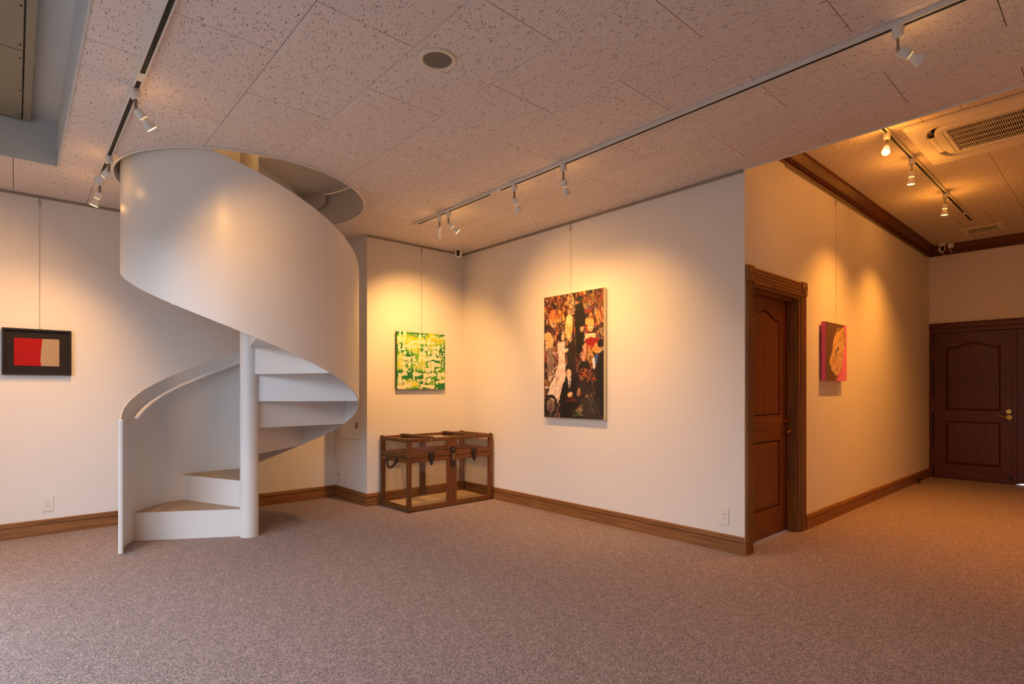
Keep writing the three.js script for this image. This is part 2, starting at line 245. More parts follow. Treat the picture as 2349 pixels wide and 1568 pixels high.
const beastArt = canvas(520, 520, (c, w) => {
  const poly = (pts, cl) => { c.fillStyle = cl; c.beginPath(); pts.forEach(([u, v], i) => (i ? c.lineTo : c.moveTo).call(c, u * w, v * w)); c.closePath(); c.fill(); };
  const curve = (pts) => { c.beginPath(); for (let i = 0; i < pts.length; i++) { const a = pts[i], b = pts[(i + 1) % pts.length], m = [(a[0] + b[0]) / 2 * w, (a[1] + b[1]) / 2 * w]; i ? c.quadraticCurveTo(a[0] * w, a[1] * w, m[0], m[1]) : c.moveTo(m[0], m[1]); } c.quadraticCurveTo(pts[0][0] * w, pts[0][1] * w, (pts[0][0] + pts[1][0]) / 2 * w, (pts[0][1] + pts[1][1]) / 2 * w); };
  c.fillStyle = 'rgb(112,84,66)'; c.fillRect(0, 0, w, w);
  for (let i = 0; i < 500; i++) { c.fillStyle = `rgba(${rnd() < 0.5 ? '84,62,50' : '140,108,84'},${rr(0.05, 0.2)})`; c.fillRect(rnd() * w, rnd() * w, rr(3, 12), rr(20, 90)); }
  poly([[0.82, 0.02], [1, 0], [1, 1], [0.46, 1], [0.66, 0.8], [0.72, 0.5]], 'rgb(244,126,196)');
  for (let i = 0; i < 160; i++) { c.fillStyle = `rgba(${rnd() < 0.5 ? '252,164,196' : '230,98,150'},${rr(0.08, 0.3)})`; const v = rr(0.1, 1); c.fillRect(rr(0.95 - 0.4 * v * v + 0.02, 1) * w, v * w, rr(4, 14), rr(20, 60)); }
  const head = [[0.52, 0.05], [0.66, 0.1], [0.8, 0.03], [0.92, 0.09], [0.93, 0.22], [0.94, 0.34], [0.86, 0.45], [0.82, 0.56], [0.77, 0.7], [0.74, 0.8], [0.62, 0.88], [0.46, 0.92], [0.33, 0.86], [0.22, 0.8], [0.15, 0.72], [0.2, 0.6], [0.3, 0.5], [0.32, 0.38], [0.36, 0.28], [0.46, 0.17], [0.5, 0.1]];
  curve(head); c.fillStyle = 'rgb(224,186,142)'; c.fill(); c.save(); curve(head); c.clip();
  for (let i = 0; i < 300; i++) { const u = rr(0.14, 0.95), v = rr(0.04, 0.92); c.save(); c.translate(u * w, v * w); c.rotate(1.9 + rr(-0.5, 0.5)); c.fillStyle = `rgba(${pick(['250,224,190', '176,124,82', '238,200,156', '132,88,60', '240,190,130', '96,62,44'])},${rr(0.12, 0.4)})`; c.beginPath(); c.ellipse(0, 0, rr(12, 40), rr(4, 14), 0, 0, 7); c.fill(); c.restore(); }
  c.restore();
  c.lineCap = 'round';
  const line = (pts, wd, cl) => { c.strokeStyle = cl; c.lineWidth = wd; c.beginPath(); pts.forEach(([u, v], i) => (i ? c.lineTo : c.moveTo).call(c, u * w, v * w)); c.stroke(); };
  line([[0.52, 0.05], [0.55, 0.12], [0.6, 0.11]], 14, 'rgb(52,30,22)'); line([[0.62, 0.12], [0.72, 0.05], [0.82, 0.03], [0.92, 0.07]], 7, 'rgb(120,54,36)');
  line([[0.86, 0.1], [0.9, 0.2], [0.87, 0.3], [0.91, 0.36]], 15, 'rgb(78,52,36)'); line([[0.83, 0.12], [0.85, 0.24]], 9, 'rgb(226,190,120)');
  line([[0.56, 0.4], [0.6, 0.44], [0.52, 0.46]], 12, 'rgb(46,28,20)'); line([[0.48, 0.48], [0.47, 0.54]], 22, 'rgb(66,38,24)'); line([[0.46, 0.55], [0.38, 0.62], [0.36, 0.72]], 8, 'rgb(120,72,42)');
  line([[0.16, 0.74], [0.22, 0.79]], 15, 'rgb(44,26,20)'); line([[0.26, 0.83], [0.36, 0.84], [0.46, 0.79]], 5, 'rgb(150,96,56)'); line([[0.3, 0.88], [0.4, 0.87]], 7, 'rgb(48,30,24)'); line([[0.28, 0.81], [0.4, 0.81]], 9, 'rgb(250,220,170)');
  line([[0.74, 0.8], [0.66, 0.9], [0.52, 1]], 7, 'rgb(150,60,44)');
});
const weave = (r, g, b) => { const a = lattice(128, 256), q = lattice(256, 128); return dataTex(256, 256, (i, j) => { const t = 0.84 + 0.2 * (a(i / 8, j) - 0.5) + 0.2 * (q(i, j / 8) - 0.5) + 0.06 * ((i + j) % 2); return [r * t, g * t, b * t].map((v) => Math.min(255, v)); }); };

// ------------------------------------------------------------------ materials
const std = (o) => new THREE.MeshStandardMaterial(o);
const M = {
  wall: std({ color: 0xe9e4de, roughness: 0.92, bumpMap: wallBump, bumpScale: 0.0004 }),
  plaster: std({ color: 0xc8c8c6, roughness: 0.9 }),
  carpet: std({ map: carpetTex, bumpMap: carpetBump, bumpScale: 0.004, roughness: 1 }),
  tileA: std({ map: fissA, bumpMap: fissA, bumpScale: 0.0006, roughness: 0.95 }),
  tileB: std({ map: fissB, bumpMap: fissB, bumpScale: 0.0006, roughness: 0.95 }),
  tileC: std({ map: dotted, bumpMap: dotted, bumpScale: 0.001, roughness: 0.95 }),
  slab: std({ color: 0x6f6058, roughness: 1 }),
  wood: std({ color: 0xa67240, map: woodTex, roughness: 0.5 }),
  casing: std({ color: 0xa87034, map: woodTex, roughness: 0.45 }),
  crown: std({ color: 0x763c14, map: woodTex, roughness: 0.45 }),
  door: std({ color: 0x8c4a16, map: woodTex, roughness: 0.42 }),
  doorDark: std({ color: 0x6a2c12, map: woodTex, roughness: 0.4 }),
  trunk: std({ color: 0x84501f, map: woodTex, roughness: 0.55 }),
  trunkDark: std({ color: 0x5a3820, map: woodTex, roughness: 0.5 }),
  steel: std({ color: 0xe3e0dc, roughness: 0.36 }),
  tread: std({ color: 0xa8927c, roughness: 0.7 }),
  white: std({ color: 0xe8e4dd, roughness: 0.45 }),
  trackWhite: std({ color: 0xdcd6cc, roughness: 0.5 }),
  dark: std({ color: 0x15120f, roughness: 0.7 }),
  black: std({ color: 0x08080a, roughness: 0.15 }),
  chrome: std({ color: 0x9a948c, roughness: 0.3, metalness: 0.9 }),
  alu: std({ color: 0xb4aca0, roughness: 0.42, metalness: 0.8 }),
  brass: std({ color: 0xc89a48, roughness: 0.25, metalness: 1 }),
  brassOld: std({ color: 0x8a7048, roughness: 0.5, metalness: 0.8 }),
  iron: std({ color: 0x3a2c24, roughness: 0.6, metalness: 0.4 }),
  leather: std({ color: 0x2a1c14, roughness: 0.7 }),
  bulb: std({ color: 0xdedad6, roughness: 0.28, emissive: WARM, emissiveIntensity: 0.02 }),
  lit: std({ color: 0xffffff, emissive: WARM, emissiveIntensity: 6 }),
  unlit: std({ color: 0xd8d4cc, roughness: 0.35 }),
  ac: std({ color: 0xe6dcc6, roughness: 0.55 }),
  hatch: std({ color: 0x8f8773, roughness: 0.5, metalness: 0.15 }),
  duct: std({ color: 0x8f8b84, roughness: 0.6 }),
  paving: std({ color: 0x6e6c69, roughness: 0.95 }), facade: std({ color: 0x8d8880, roughness: 0.9 }),
  grey: std({ color: 0x7d7468, roughness: 0.8 }),
  plate: std({ color: 0xe8e3da, roughness: 0.4 }),
  glass: new THREE.MeshPhysicalMaterial({ color: 0xffffff, roughness: 0.03, transmission: 1, thickness: 0, ior: 1.5 }),
  oldGlass: new THREE.MeshPhysicalMaterial({ color: 0xf5f1e8, roughness: 0.03, transmission: 1, thickness: 0, ior: 1.5 }),
  board: std({ color: 0xcbb592, roughness: 0.9 }),
  boardB: std({ color: 0xc0a680, roughness: 0.9 }),
  cloth: std({ color: 0xf4ead6, roughness: 0.9 }),
};
const art = (c) => std({ map: tex(c, true, false), roughness: 0.55 });
M.crowd = art(crowdArt); M.green = art(greenArt); M.beast = art(beastArt);
M.red = std({ map: weave(186, 10, 18), roughness: 0.95 }); M.linen = std({ map: weave(196, 168, 134), roughness: 0.95 });
M.greenEdge = std({ color: 0x2f5a2a, roughness: 0.7 }); M.pinkEdge = std({ color: 0xe0609c, roughness: 0.7 }); M.canvasEdge = std({ color: 0xe6dcbf, roughness: 0.8 });
M.frame = std({ color: 0x1a1310, roughness: 0.4 }); M.mat = std({ color: 0x231c1c, roughness: 0.95 });

// ------------------------------------------------------------------ floor, walls
{ const b = new THREE.BoxGeometry(10.44, 0.1, 8.6); b.translate(4.0, -0.05, -1.68); const g = flat(b), p = g.attributes.position, uv = g.attributes.uv; for (let i = 0; i < p.count; i++) uv.setXY(i, p.getX(i) / 0.95, p.getZ(i) / 0.95);
  struct('floor', 'pinkish brown speckled loop carpet covering the whole gallery floor', 'floor', g, M.carpet); }
const SLAB = 2.74, UP = 3.0;
const wallTop = 2.99;
struct('wall_left', 'plain cream wall behind the spiral stair with the red picture', 'wall', box(XW - TH, X6, 0, wallTop, Z5 - TH, Z5), M.wall);
struct('wall_alcove', 'short cream return wall with access panel beside the spiral stair', 'wall', box(X6, X6 + TH, 0, wallTop, Z5 - TH, Z2), M.wall);
struct('wall_back', 'cream wall behind the glass trunk with the green painting', 'wall', box(X6 + TH, X1 + TH, 0, wallTop, Z2 - TH, Z2), M.wall);
struct('wall_right', 'wide cream wall carrying the tall crowd painting', 'wall', box(X1, X1 + TH, 0, wallTop, Z2, Z3 - TH), M.wall);
{ const d0 = 3.955, d1 = 4.825, dh = 1.935;
  struct('wall_hall_left', 'cream hall wall with the wooden door and the animal painting', 'wall', [box(X1, d0, 0, HC, Z3 - TH, Z3), box(d1, X4 + TH, 0, HC, Z3 - TH, Z3), box(d0, d1, dh, HC, Z3 - TH, Z3)], M.wall); }
{ const d0 = -1.815, d1 = -0.115, dh = 1.935;
  struct('wall_hall_end', 'far cream wall of the hall above the double doors', 'wall', [box(X4, X4 + TH, 0, HC, Z3, d0), box(X4, X4 + TH, 0, HC, d1, ZH), box(X4, X4 + TH, dh, HC, d0, d1)], M.wall); }
struct('wall_right_near', 'cream gallery wall right of the hall opening', 'wall', box(X1, X1 + TH, 0, HC + 0.1, ZH, ZR), M.wall);
struct('wall_hall_right', 'cream wall along the right side of the hall', 'wall', box(X1 + TH, X4 + TH, 0, HC, ZH, ZH + TH), M.wall);
struct('wall_rear', 'cream wall closing the gallery behind the viewer', 'wall', box(XW - TH, X1 + TH, 0, wallTop, ZR, ZR + TH), M.wall);
{ const y0 = 0.08, y1 = 2.5, cut = [Z5, ...WINDOWS.flatMap((w) => [w[0], w[1]]), ZR], g = [];
  for (let i = 0; i < cut.length; i += 2) g.push(box(XW - TH, XW, 0, wallTop, cut[i], cut[i + 1]));
  for (const [a, b] of WINDOWS) g.push(box(XW - TH, XW, 0, y0, a, b), box(XW - TH, XW, y1, wallTop, a, b));
  struct('wall_window', 'cream wall around the window left of the viewer', 'wall', g, M.wall);
  WINDOWS.forEach(([z0, z1], k) => {
    const w = structGroup('window_' + (k + 1), k ? 'white framed window in the side wall behind the viewer' : 'white framed window in the side wall facing the spiral stair', 'window'), xf = XW - 0.06, zm = (z0 + z1) / 2;
    for (const [a, b] of [[z0, z0 + 0.05], [z1 - 0.05, z1], [zm - 0.025, zm + 0.025]]) mesh('window_frame', box(xf - 0.03, xf + 0.03, y0, y1, a, b, 0.004), M.white, w);
    for (const [a, b] of [[y0, y0 + 0.05], [y1 - 0.05, y1]]) mesh('window_frame', box(xf - 0.029, xf + 0.029, a, b, z0 + 0.05, z1 - 0.05, 0.004), M.white, w);
    for (const [a, b] of [[z0 + 0.05, zm - 0.025], [zm + 0.025, z1 - 0.05]]) { const p = new THREE.PlaneGeometry(b - a, y1 - y0 - 0.1); p.rotateY(Math.PI / 2); p.translate(xf, (y0 + y1) / 2, (a + b) / 2); mesh('pane', p, M.glass, w); }
  });
}
struct('street_ground', 'grey paved ground outside the window', 'ground', box(-40, XW - TH - 0.02, -0.25, -0.05, -30, 30), M.paving);
struct('street_building', 'plain grey building across the street outside the window', 'building', box(-18, -12, -0.05, 3.8, -22, 20), M.facade);
// bulkhead where the gallery ceiling drops below the hall ceiling
struct('wall_bulkhead', 'cream face above the edge where the gallery ceiling drops', 'wall', box(X1 - 0.1, X1, SLAB, HC + 0.1, Z3, ZH), M.wall);
struct('trim_1', 'thin pale edging along the drop of the gallery ceiling', 'trim', box(X1 - 0.012, X1 + 0.004, H - 0.006, SLAB, Z3 + 0.002, ZH), M.white);

// ------------------------------------------------------------------ gallery ceiling: slab, separate boards, recess, round opening
const RX = 0.22, RZ = -5.0, RX0 = -0.95, RZ1 = 0.2;                  // recess
{ const s = new THREE.Shape(); s.moveTo(XW, -ZR); s.lineTo(X1 - 0.1, -ZR); s.lineTo(X1 - 0.1, -Z5); s.lineTo(XW, -Z5); s.closePath();
  const hole = new THREE.Path(); hole.absarc(CX, -CZ, HOLE, 0, Math.PI * 2, true); s.holes.push(hole);
  const e = 0.013, q = new THREE.Path(); q.moveTo(RX0 - e, -RZ + e); q.lineTo(RX + e, -RZ + e); q.lineTo(RX + e, -RZ1 - e); q.lineTo(RX0 - e, -RZ1 - e); q.closePath(); s.holes.push(q);
  const g = new THREE.ExtrudeGeometry(s, { depth: UP - SLAB, bevelEnabled: false, curveSegments: 72 }); g.rotateX(-Math.PI / 2); g.translate(0, SLAB, 0);
  const ceiling = struct('ceiling', 'low gallery ceiling of pale fissured boards in running bond', 'ceiling', flat(g), M.slab);
  const ev = new Evaluator(); ev.attributes = ['position', 'normal', 'uv'];
  const drum = new Brush(new THREE.CylinderGeometry(HOLE + 0.004, HOLE + 0.004, 0.2, 96)); drum.position.set(CX, H, CZ); drum.updateMatrixWorld();
  const tw = 0.4555, tl = 0.911, gap = 0.0016, xStart = 0.9035;
  const clip = (a, lo, hi) => Math.max(lo, Math.min(hi, a));
  for (let k = -5; k < 7; k++) for (let m = -9; m < 6; m++) {
    const even = ((k % 2) + 2) % 2; const zj = (even ? -2.642 : -2.187) + m * tl;                    // strip k starts at x = xStart + k * tw
    const X = [xStart + k * tw, xStart + (k + 1) * tw], Z = [zj, zj + tl];
    let rects = [[clip(X[0], XW, X1 - 0.012), clip(X[1], XW, X1 - 0.012), clip(Z[0], Z5, ZR), clip(Z[1], Z5, ZR)]];
    rects = rects.flatMap(([a, b, c, d]) => {                                                        // cut away the recess
      if (b <= RX0 || a >= RX || d <= RZ || c >= RZ1) return [[a, b, c, d]];
      const o = []; if (c < RZ) o.push([a, b, c, RZ]); if (d > RZ1) o.push([a, b, RZ1, d]);
      const c2 = Math.max(c, RZ), d2 = Math.min(d, RZ1); if (a < RX0) o.push([a, RX0, c2, d2]); if (b > RX) o.push([RX, b, c2, d2]); return o;
    });
    if (Z[0] > 0.9 && X[1] < 3) continue;                                                            // far behind the viewer
    for (const [a, b, c, d] of rects) {
      if (b - a < 0.01 || d - c < 0.01) continue;
      let g = box(a + gap, b - gap, H, SLAB, c + gap, d - gap, 0.0022);
      const far = Math.hypot(Math.max(Math.abs((a + b) / 2 - CX) - (b - a) / 2, 0), Math.max(Math.abs((c + d) / 2 - CZ) - (d - c) / 2, 0));
      if (far < HOLE + 0.004) {
        g = new THREE.BoxGeometry(b - a - 2 * gap, SLAB - H, d - c - 2 * gap); g.translate((a + b) / 2, (H + SLAB) / 2, (c + d) / 2);
        const br = new Brush(g); br.updateMatrixWorld(); g = flat(ev.evaluate(br, drum, SUBTRACTION).geometry); g.clearGroups();
        if (!g.attributes.position.count) continue;
      }
      const p = g.attributes.position, uv = new Float32Array(p.count * 2), flip = rnd() < 0.5;
      for (let i = 0; i < p.count; i++) { let u = (p.getX(i) - X[0]) / tw, v = (p.getZ(i) - Z[0]) / tl; if (flip) { u = 1 - u; v = 1 - v; } uv[2 * i] = u; uv[2 * i + 1] = v; }
      g.setAttribute('uv', new THREE.BufferAttribute(uv, 2));
      mesh('ceiling_tile', g, rnd() < 0.5 ? M.tileA : M.tileB, ceiling);
    }
  }
}
{ const r = structGroup('ceiling_recess', 'deep rectangular recess with pale plaster sides at upper left', 'ceiling');
  mesh('recess_side', box(RX, RX + 0.012, H - 0.004, 3.05, RZ - 0.012, RZ1), M.plaster, r);
  mesh('recess_side', box(RX0, RX, H - 0.004, 3.05, RZ - 0.012, RZ), M.plaster, r);
  mesh('recess_side', box(RX0 - 0.012, RX0, H - 0.004, 3.05, RZ - 0.012, RZ1), M.plaster, r);
  mesh('recess_side', box(RX0, RX, H - 0.004, 3.05, RZ1, RZ1 + 0.012), M.plaster, r);
  mesh('recess_top', box(RX0 - 0.012, RX + 0.012, 3.037, 3.1, RZ - 0.012, RZ1 + 0.012), M.plaster, r);
  const t = thing('ceiling_hatch', 'framed greyish metal panel fixed inside the ceiling recess', 'panel', [0, 0, 0]);
  const y = 2.982;
  for (let k = 0; k < 4; k++) mesh('hatch_panel', box(-0.9, 0.034, y, y + 0.03, -4.965 + k, -3.971 + k, 0.002), M.hatch, t);
  mesh('hatch_frame', box(0.041, 0.082, y - 0.004, 3.037, -4.985, -0.6, 0.003), M.hatch, t);
  mesh('hatch_frame', box(-0.93, 0.041, y - 0.004, 3.037, -4.985, -4.972, 0.002), M.hatch, t);
  const sc = []; for (let k = 0; k < 4; k++) for (const z of [-4.9, -4.5, -4.06]) sc.push(cyl(0.005, 0.005, 0.004, 0.022, y - 0.001, z + k, 8));
  for (const q of sc) mesh('screw', q, M.iron, t);
}
{ const r = structGroup('trim_2', 'white rim ring around the round stair opening in the ceiling', 'trim');
  const pts = [[HOLE - 0.008, H - 0.006], [HOLE + 0.01, H - 0.006], [HOLE + 0.01, H + 0.001], [HOLE - 0.008, H + 0.001], [HOLE - 0.008, H - 0.006]].map((q) => new THREE.Vector2(...q));
  const g = new THREE.LatheGeometry(pts, 96); g.translate(CX, 0, CZ); mesh('rim', flat(g), M.steel, r);
  const l = new THREE.LatheGeometry([[HOLE - 0.006, H - 0.005], [HOLE - 0.006, 3.018], [HOLE - 0.001, 3.018], [HOLE - 0.001, H - 0.005], [HOLE - 0.006, H - 0.005]].map((q) => new THREE.Vector2(...q)), 96); l.translate(CX, 0, CZ); mesh('opening_lining', flat(l), M.steel, r);
}
// ------------------------------------------------------------------ upper storey seen through the opening
struct('wall_upper', 'cream walls of the upper storey glimpsed through the stair opening', 'wall', [box(XW - TH, X1, UP, 5.5, Z5 - TH, Z5), box(X1 - 0.1, X1 + 0.02, HC + 0.1, 5.5, Z5, 0), box(XW - TH, X1, UP, 5.5, 0, TH), box(XW - TH, XW, UP, 5.5, Z5, 0)], M.wall);
struct('ceiling_upper', 'cream ceiling of the upper storey glimpsed above the spiral stair', 'ceiling', box(XW - TH, X1 + 0.02, 5.5, 5.6, Z5 - TH, TH), M.wall);
{ const t = thing('ceiling_lamp', 'warm lamp on the upper storey ceiling above the stair', 'lamp', [2.6, 5.38, -3.0]);
  const s = new THREE.SphereGeometry(0.11, 20, 14); mesh('globe', flat(s), std({ color: 0xffffff, emissive: WARM, emissiveIntensity: 4 }), t); mesh('ceiling_plate', cyl(0.07, 0.07, 0.02, 0, 0.11, 0), M.white, t);
  const L = new THREE.PointLight(WARM, 7); L.castShadow = true; L.shadow.radius = 5; t.add(L); }

// ------------------------------------------------------------------ hall ceiling
{ const holes = [[4.925, 5.615, -1.0, -0.31], [8.44, 8.66, -1.325, -1.065]];                             // openings behind the air conditioner and the vent
  const cut = (rects) => holes.reduce((list, [p, q, r, t]) => list.flatMap(([a, b, c, d]) => {
    if (b <= p || a >= q || d <= r || c >= t) return [[a, b, c, d]];
    const o = []; if (c < r) o.push([a, b, c, r]); if (d > t) o.push([a, b, t, d]); const c2 = Math.max(c, r), d2 = Math.min(d, t); if (a < p) o.push([a, p, c2, d2]); if (b > q) o.push([q, b, c2, d2]); return o; }), rects);
  const c = struct('ceiling_hall', 'higher hall ceiling of pale boards peppered with fine pits', 'ceiling', cut([[X1 - 0.1, X4 + TH, Z3 - TH, ZH + TH]]).map(([a, b, z0, z1]) => box(a, b, HC + 0.012, HC + 0.12, z0, z1)), M.slab);
  holes.forEach(([a, b, z0, z1], k) => { const t = k ? 0.18 : 0.26, e = 0.008; mesh('duct_box', [box(a - e, a, HC + 0.012, HC + t, z0 - e, z1 + e), box(b, b + e, HC + 0.012, HC + t, z0 - e, z1 + e), box(a, b, HC + 0.012, HC + t, z0 - e, z0), box(a, b, HC + 0.012, HC + t, z1, z1 + e), box(a - e, b + e, HC + t, HC + t + e, z0 - e, z1 + e)], M.duct, c); });
  const gap = 0.0014, zs = [Z3, -1.69, -1.235, -0.78, -0.325, ZH];
  for (let j = 0; j + 1 < zs.length; j++) for (let i = -2; i < 6; i++) {
    const a0 = Math.max(X1, 4.93 + i * 0.91 + (j > 1 && j % 2 ? 0.455 : 0)), b0 = Math.min(X4, 4.93 + (i + 1) * 0.91 + (j > 1 && j % 2 ? 0.455 : 0)); if (b0 - a0 < 0.01) continue;
    const f = rnd() < 0.5 ? 1 : -1, o = rnd();
    for (const [a, b, c0, d0] of cut([[a0, b0, zs[j], zs[j + 1]]])) {
      if (b - a < 0.01 || d0 - c0 < 0.01) continue;
      const g = box(a + gap, b - gap, HC, HC + 0.012, c0 + gap, d0 - gap, 0.002), p = g.attributes.position, uv = new Float32Array(p.count * 2);
      for (let q = 0; q < p.count; q++) { uv[2 * q] = f * (p.getZ(q) - zs[j]) / 0.455; uv[2 * q + 1] = f * (p.getX(q) - a0) / 0.91 + o; }
      g.setAttribute('uv', new THREE.BufferAttribute(uv, 2)); mesh('ceiling_tile', g, M.tileC, c);
    }
  } }

// ------------------------------------------------------------------ baseboards, crown, rails
const X = V(1, 0, 0), Y = V(0, 1, 0), Z = V(0, 0, 1), NX = V(-1, 0, 0), NZ = V(0, 0, -1);
const baseProfile = [[0, 0], [0.018, 0], [0.018, 0.08], [0.012, 0.082], [0.012, 0.085], [0.0125, 0.091], [0.019, 0.093], [0.02, 0.098], [0.017, 0.104], [0.011, 0.106], [0.015, 0.111], [0.012, 0.118], [0.005, 0.123], [0, 0.124]];
function baseboard(name, label, O, U, W, L, m0, m1) {
  const g = structGroup(name, label, 'baseboard');
  mesh('board', sweep(baseProfile, O, U, Y, W, L, m0, m1), M.wood, g);
  const beads = [], n = Math.floor(L / 0.011);
  for (let i = 1; i < n; i++) { const b = new THREE.BoxGeometry(0.005, 0.007, 0.0075); b.rotateX(0.6); if (Math.abs(W.x) > 0.5) b.rotateY(Math.PI / 2); const c = O.clone().addScaledVector(U, 0.0135).addScaledVector(W, i * L / n); b.translate(c.x, 0.088, c.z); beads.push(flat(b)); }
  mesh('rope_bead', beads, M.wood, g).userData.kind = 'stuff';
}
baseboard('baseboard_left', 'brown wooden baseboard under the red picture and behind the stair', V(XW, 0, Z5), Z, X, X6 - XW, 0, -1);
baseboard('baseboard_alcove', 'short brown baseboard on the return wall beside the stair', V(X6, 0, Z5), NX, Z, Z2 - Z5, -1, 1);
baseboard('baseboard_back', 'brown wooden baseboard behind the glass trunk', V(X6, 0, Z2), Z, X, X1 - X6, 1, -1);
baseboard('baseboard_right', 'brown wooden baseboard under the tall crowd painting', V(X1, 0, Z2), NX, Z, Z3 - Z2, -1, 1);
baseboard('baseboard_hall', 'brown wooden baseboard along the hall wall below the animal painting', V(4.93, 0, Z3), Z, X, X4 - 4.93, 0, -1);
baseboard('baseboard_corner', 'tiny stub of baseboard between the wall corner and the door casing', V(X1, 0, Z3), Z, X, 0.022, 1, 0);
const crownProfile = [[0, 0], [0.012, 0], [0.016, 0.012], [0.012, 0.018], [0.012, 0.045], [0.03, 0.05], [0.036, 0.058], [0.046, 0.075], [0.06, 0.1], [0.066, 0.112], [0.076, 0.115], [0.076, 0.128], [0, 0.128]];
function crown(name, label, O, U, W, L, m0, m1, pitch) {
  const g = structGroup(name, label, 'trim');
  mesh('crown_moulding', sweep(crownProfile, O, U, Y, W, L, m0, m1), M.crown, g);
  const d = [], n = Math.floor(L / pitch);
  for (let i = 0; i < n; i++) { const c = O.clone().addScaledVector(U, 0.019).addScaledVector(W, (i + 0.5) * L / n); const s = Math.abs(W.x) > 0.5; d.push(box(c.x - (s ? pitch * 0.29 : 0.008), c.x + (s ? pitch * 0.29 : 0.008), c.y + 0.02, c.y + 0.044, c.z - (s ? 0.008 : pitch * 0.29), c.z + (s ? 0.008 : pitch * 0.29))); }
  mesh('dentil_band', d, M.crown, g).userData.kind = 'stuff';
}
crown('trim_3', 'dark carved crown moulding with dentils along the hall wall', V(X1, HC - 0.128, Z3), Z, X, X4 - X1, 0, -1, 0.047);
crown('trim_4', 'dark carved crown moulding above the double doors', V(X4, HC - 0.128, Z3), NX, Z, ZH - Z3, -1, 0, 0.047);
function rail(label, O, U, W, L, y) {
  const t = thing('picture_rail', label, 'picture rail', [0, 0, 0]);
  const o = O.clone(); o.y = y;
  mesh('channel', sweep([[0, 0], [0.012, 0], [0.012, 0.004], [0.004, 0.006], [0.004, 0.012], [0.012, 0.013], [0.012, 0.02], [0, 0.02]], o, U, Y, W, L), M.alu, t);
}
rail('slim metal picture rail under the ceiling above the red picture', V(XW, 0, Z5), Z, X, X6 - XW, H - 0.021);
rail('slim metal picture rail under the ceiling above the green painting', V(X6, 0, Z2), Z, X, X1 - X6 - 0.014, H - 0.021);
rail('slim metal picture rail under the ceiling above the crowd painting', V(X1, 0, Z2), NX, Z, Z3 - Z2 - 0.01, H - 0.021);
rail('slim metal picture rail under the crown moulding in the hall', V(4.53, 0, Z3), Z, X, 4.5, HC - 0.15);
function hanger(label, x, y, z, drop, n) {                          // hook on the rail with its cord; n points into the room
  const t = thing('hanging_wire', label, 'wire', [x, y, z]);
  const f = (a, b) => V(n.x * a, b, n.z * a);
  mesh('hook', tube([f(0.012, 0.006), f(0.02, -0.002), f(0.017, -0.018), f(0.012, -0.024)], 0.0035, 16, 6), M.chrome, t);
  const s = V(n.z, 0, -n.x); const q = (a, b) => f(0.013, b).addScaledVector(s, a);
  if (!drop) return;
  mesh('loop', tube([q(0, -0.026), q(0.009, -0.045), q(0.004, -0.07), q(0, -0.078), q(-0.004, -0.07), q(-0.009, -0.045)], 0.0016, 30, 5, true), M.iron, t);
  mesh('cord', tube([q(0, -0.078), q(0.0005, -drop * 0.5), q(0, -drop)], 0.0011, 8, 5), M.brassOld, t);
}
hanger('thin wire holding up the red and beige framed picture', 0.15, H - 0.014, Z5, 1.05, Z);
hanger('thin wire holding up the green and yellow painting', 3.277, H - 0.014, Z2, 0.95, Z);
hanger('empty hook on the rail between the green painting and the corner', 3.515, H - 0.014, Z2, 0, Z);
hanger('thin wire holding up the tall crowd painting', X1, H - 0.014, -3.48, 0.66, NX);
hanger('thin wire holding up the animal head painting', 5.62, HC - 0.142, Z3, 1.18, Z);
hanger('empty hook on the hall rail beyond the animal painting', 6.45, HC - 0.142, Z3, 0, Z);

